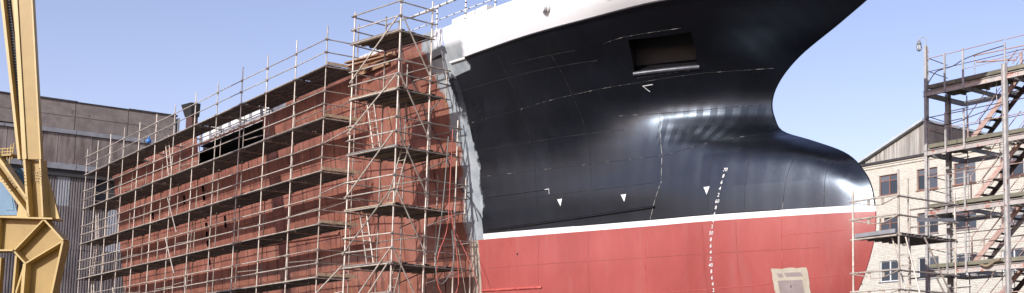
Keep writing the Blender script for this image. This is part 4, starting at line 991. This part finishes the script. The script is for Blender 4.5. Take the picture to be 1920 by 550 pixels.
# low dark roof edge beyond the bulb
lr = thing('low_shed', 'low shed with dark roof edge just showing between the bulb and the gabled brick building', 'shed', (-80, 86, 0))
box('shed_wall', (-93, 86, 0), (-71, 96, 21.9), MAT['brick'], lr)
mesh('shed_roof', [(-93.5, 85.6, 22.5), (-70.5, 85.6, 21.95), (-70.5, 97, 21.95), (-93.5, 97, 22.5), (-93.5, 85.6, 22.8), (-70.5, 85.6, 22.2), (-70.5, 97, 22.2), (-93.5, 97, 22.8)], BOXF, MAT['roof_and_shade'], lr)

# ------------------------------------------------------------------ yellow crane leg at the left edge
CO = Vector((-52, 10.79, 0)); CR = Vector((.6614, .75, 0)); CN = Vector((.75, -.6614, 0))
crane = thing('gantry_crane', 'yellow gantry crane leg with blue cabin at the left edge, in front of the hall', 'crane', (-52, 10.79, 0))
def cpt(u, z, d=0.): return CO + CR * u + CN * d + Vector((0, 0, z))
def cplate(name, poly, d0, d1, mat, label=None):
    n = len(poly); vs = [cpt(u, z, d1) for u, z in poly] + [cpt(u, z, d0) for u, z in poly]
    fs = [tuple(range(n)), tuple(range(n, 2 * n))[::-1]] + [(i, i + n, (i + 1) % n + n, (i + 1) % n) for i in range(n)]
    o = mesh(name, vs, fs, mat, crane, label=label)
    bm = bmesh.new(); bm.from_mesh(o.data); bmesh.ops.recalc_face_normals(bm, faces=bm.faces); bm.to_mesh(o.data); bm.free(); return o
def flange(a, b, w=.07, d0=-.22, d1=.2, name='flange', mat=None):
    (u0, z0), (u1, z1) = a, b; L = math.hypot(u1 - u0, z1 - z0); nx, nz = -(z1 - z0) / L * w / 2, (u1 - u0) / L * w / 2
    return cplate(name, [(u0 + nx, z0 + nz), (u1 + nx, z1 + nz), (u1 - nx, z1 - nz), (u0 - nx, z0 - nz)], d0, d1, mat or MAT['crane_edge'])
Y_ = MAT['crane']; E_ = MAT['crane_edge']
# main column, a box down to the splice and an open web below it
cplate('column', [(-2.12, 21), (-1.62, 21), (-.24, 9.96), (-.72, 9.96)], -.02, .13, Y_, 'main inclined column box')
flange((-2.23, 21), (-.82, 9.96), .15, -.4, .18); flange((-1.60, 21), (-.25, 9.96), .05, -.02, .16)
cplate('column_web', [(-.72, 9.95), (-.24, 9.95), (.0, 7.75), (-.5, 7.75)], -.2, -.12, Y_)
flange((-.82, 9.94), (-.52, 7.8), .08); flange((-.25, 9.94), (0, 7.8), .06)
# second member with its cable tray
flange((-3.0, 21), (-1.05, 9.96), .10, -.4, .12)
cplate('rear_member', [(-2.72, 21), (-2.5, 21), (-1.41, 14.03), (-1.04, 11.98), (-.86, 9.6), (-.92, 9.96), (-1.3, 12.8)], -.5, -.05, Y_)
cplate('cable_tray', [(-2.95, 21), (-2.7, 21), (-1.99, 16.09), (-1.28, 12.8), (-.88, 9.7), (-1.0, 9.96), (-1.55, 12.8), (-2.15, 16.09)], -.3, -.1, MAT['cable'], 'dark cable tray with rungs')
for i in range(70):
    z = 9.9 + i * .11; t = (z - 9.9) / 6.2; u0, u1 = -1.0 - 1.18 * t - .05, -.9 - 1.1 * t + .04
    rod('tray_rung', cpt(u0, z, -.08), cpt(u1, z + .02, -.08), .012, MAT['ledge'], crane, None, 5)
# diagonal brace arriving from the left
cplate('diagonal_web', [(-3.4, 11.4), (-1.54, 9.66), (-.62, 8.5), (-.5, 7.85), (-1.78, 9.45), (-3.4, 11.1)], -.22, -.14, Y_)
flange((-3.4, 12.0), (-1.54, 9.71), .10); flange((-1.54, 9.71), (-.6, 8.45), .07); flange((-3.4, 11.5), (-.5, 7.8), .10)
# gusset plate
cplate('gusset_plate', [(-1.2, 7.78), (.38, 7.78), (.1, 8.6), (-.2, 9.4), (-.55, 9.75), (-.75, 8.9), (-1.12, 8.5)], -.32, -.23, E_)
cplate('gusset_plate', [(-3.3, 7.8), (-1.15, 7.78), (-1.55, 8.9), (-1.9, 9.7), (-3.3, 11)], -.34, -.28, E_)
# horizontal beam
cplate('beam_web', [(-3.4, 7.80), (.02, 7.68), (-.92, 6.55), (-3.4, 6.50)], -.2, -.1, Y_, 'horizontal beam web')
flange((-3.4, 7.83), (.40, 7.72), .06, -.4, .28, 'top_flange'); flange((-3.4, 6.52), (-.94, 6.54), .06, -.4, .28, 'bottom_flange')
flange((.05, 7.7), (-.94, 6.54), .05, -.1, .2)
for i in range(9): rod('bolt', cpt(-1.62, 6.65 + i * .13, .0), cpt(-1.62, 6.65 + i * .13, -.12), .03, MAT['bolt'], crane, None, 6)
cplate('end_plate', [(-1.66, 6.55), (-1.58, 6.55), (-1.58, 7.78), (-1.66, 7.78)], -.15, .1, E_)
# knee
cplate('knee_web', [(.05, 7.68), (.78, 6.92), (-.5, 6.08), (-.92, 6.52)], -.22, -.14, Y_, 'four sided knee panel')
flange((.06, 7.7), (.81, 6.92), .06, -.2, .22); flange((-.94, 6.52), (-.49, 6.06), .06, -.2, .22); flange((-.49, 6.06), (.81, 6.90), .05, -.2, .22)
# lower leg
cplate('leg_web', [(-.5, 6.05), (.8, 6.88), (.36, 3.9), (.1, .4), (-.45, .4), (-.53, 3.9)], -.22, -.14, Y_, 'lower leg web')
flange((-.52, 6.04), (-.54, .4), .11, -.2, .22); flange((.8, 6.9), (.38, 3.9), .07, -.2, .22); flange((.38, 3.9), (.15, .4), .07, -.2, .22)
flange((-.66, 6.14), (-1.15, 3.9), .06, -.35, -.05); flange((-1.15, 3.9), (-1.9, .4), .06, -.35, -.05)
cplate('inner_leg_web', [(-.62, 6.1), (-.56, 6.05), (-.56, .4), (-1.8, .4), (-1.1, 3.9)], -.6, -.52, Y_)
flange((-.97, 6.45), (-1.02, 2.5), .07, -.35, .0); flange((-.88, 6.4), (-.93, 4), .03, -.35, -.2, 'conduit', MAT['cable'])
cplate('bogie_box', [(-2.2, .02), (.6, .02), (.6, .5), (-2.2, .5)], -.5, .4, Y_)
cplate('bracket', [(-1.66, 6.3), (-1.55, 6.3), (-1.55, 4.8), (-1.66, 4.8)], -.3, -.1, Y_)
# splice plates with bolts
def splice(c, ax, nu, nz, su, sz):
    ux, uz = ax; vx, vz = -uz, ux
    a = [(c[0] + (ux * su * i + vx * sz * j), c[1] + (uz * su * i + vz * sz * j)) for i, j in ((-.5, -.5), (.5, -.5), (.5, .5), (-.5, .5))]
    sp = cplate('splice_plate', a, -.12, -.1, Y_)
    for i in range(nu):
        for j in range(nz):
            fu, fz = (i + .5) / nu - .5, (j + .5) / nz - .5
            u = c[0] + ux * su * fu + vx * sz * fz; z = c[1] + uz * su * fu + vz * sz * fz
            rod('bolt', cpt(u, z, -.1), cpt(u, z, -.075), .022, MAT['bolt'], crane, None, 6)
splice((-.40, 9.32), (.99, -.12), 5, 4, .46, .42)
splice((-1.32, 9.18), (.62, -.78), 4, 3, .5, .26)
for i in range(7):
    rod('bolt', cpt(-.86 + i * .03, 9.7 - i * .12, .2), cpt(-.86 + i * .03, 9.7 - i * .12, .225), .018, MAT['bolt'], crane, None, 6)
    rod('bolt', cpt(-.23 + i * .02, 9.6 - i * .1, .2), cpt(-.23 + i * .02, 9.6 - i * .1, .225), .018, MAT['bolt'], crane, None, 6)
    rod('bolt', cpt(-1.75 + i * .09, 9.42 - i * .11, .2), cpt(-1.75 + i * .09, 9.42 - i * .11, .225), .02, MAT['bolt'], crane, None, 6)
# blue cabin pieces
cplate('cabin_wall', [(-3.4, 9.15), (-1.7, 9.15), (-1.51, 9.0), (-1.16, 7.91), (-3.4, 7.88)], -.26, -.245, MAT['cabin'], 'blue cabin wall')
cplate('cabin_door', [(-1.62, 8.75), (-1.42, 8.6), (-1.3, 8.1), (-1.6, 8.08)], -.244, -.225, MAT['cabin'])
cplate('cabin_wall', [(-1.55, 9.72), (-.93, 9.8), (-.80, 9.0), (-1.3, 8.9)], -1.2, -.6, MAT['cabin'], 'small blue box behind the column')
# yellow platform railing
for i, (a, b) in enumerate((((-1.9, 10.38), (-1.42, 10.42)), ((-1.9, 10.25), (-1.42, 10.3)), ((-1.5, 10.55), (-1.52, 9.8)), ((-1.62, 10.4), (-1.62, 10.0)), ((-1.40, 10.6), (-1.44, 10.0)), ((-1.8, 10.4), (-1.8, 9.9)))):
    rod('platform_rail', cpt(*a, -.1), cpt(*b, -.1), .022, E_, crane)
cplate('platform', [(-3.2, 10.05), (-1.42, 10.2), (-1.42, 10.12), (-3.2, 9.97)], -.5, .0, Y_)
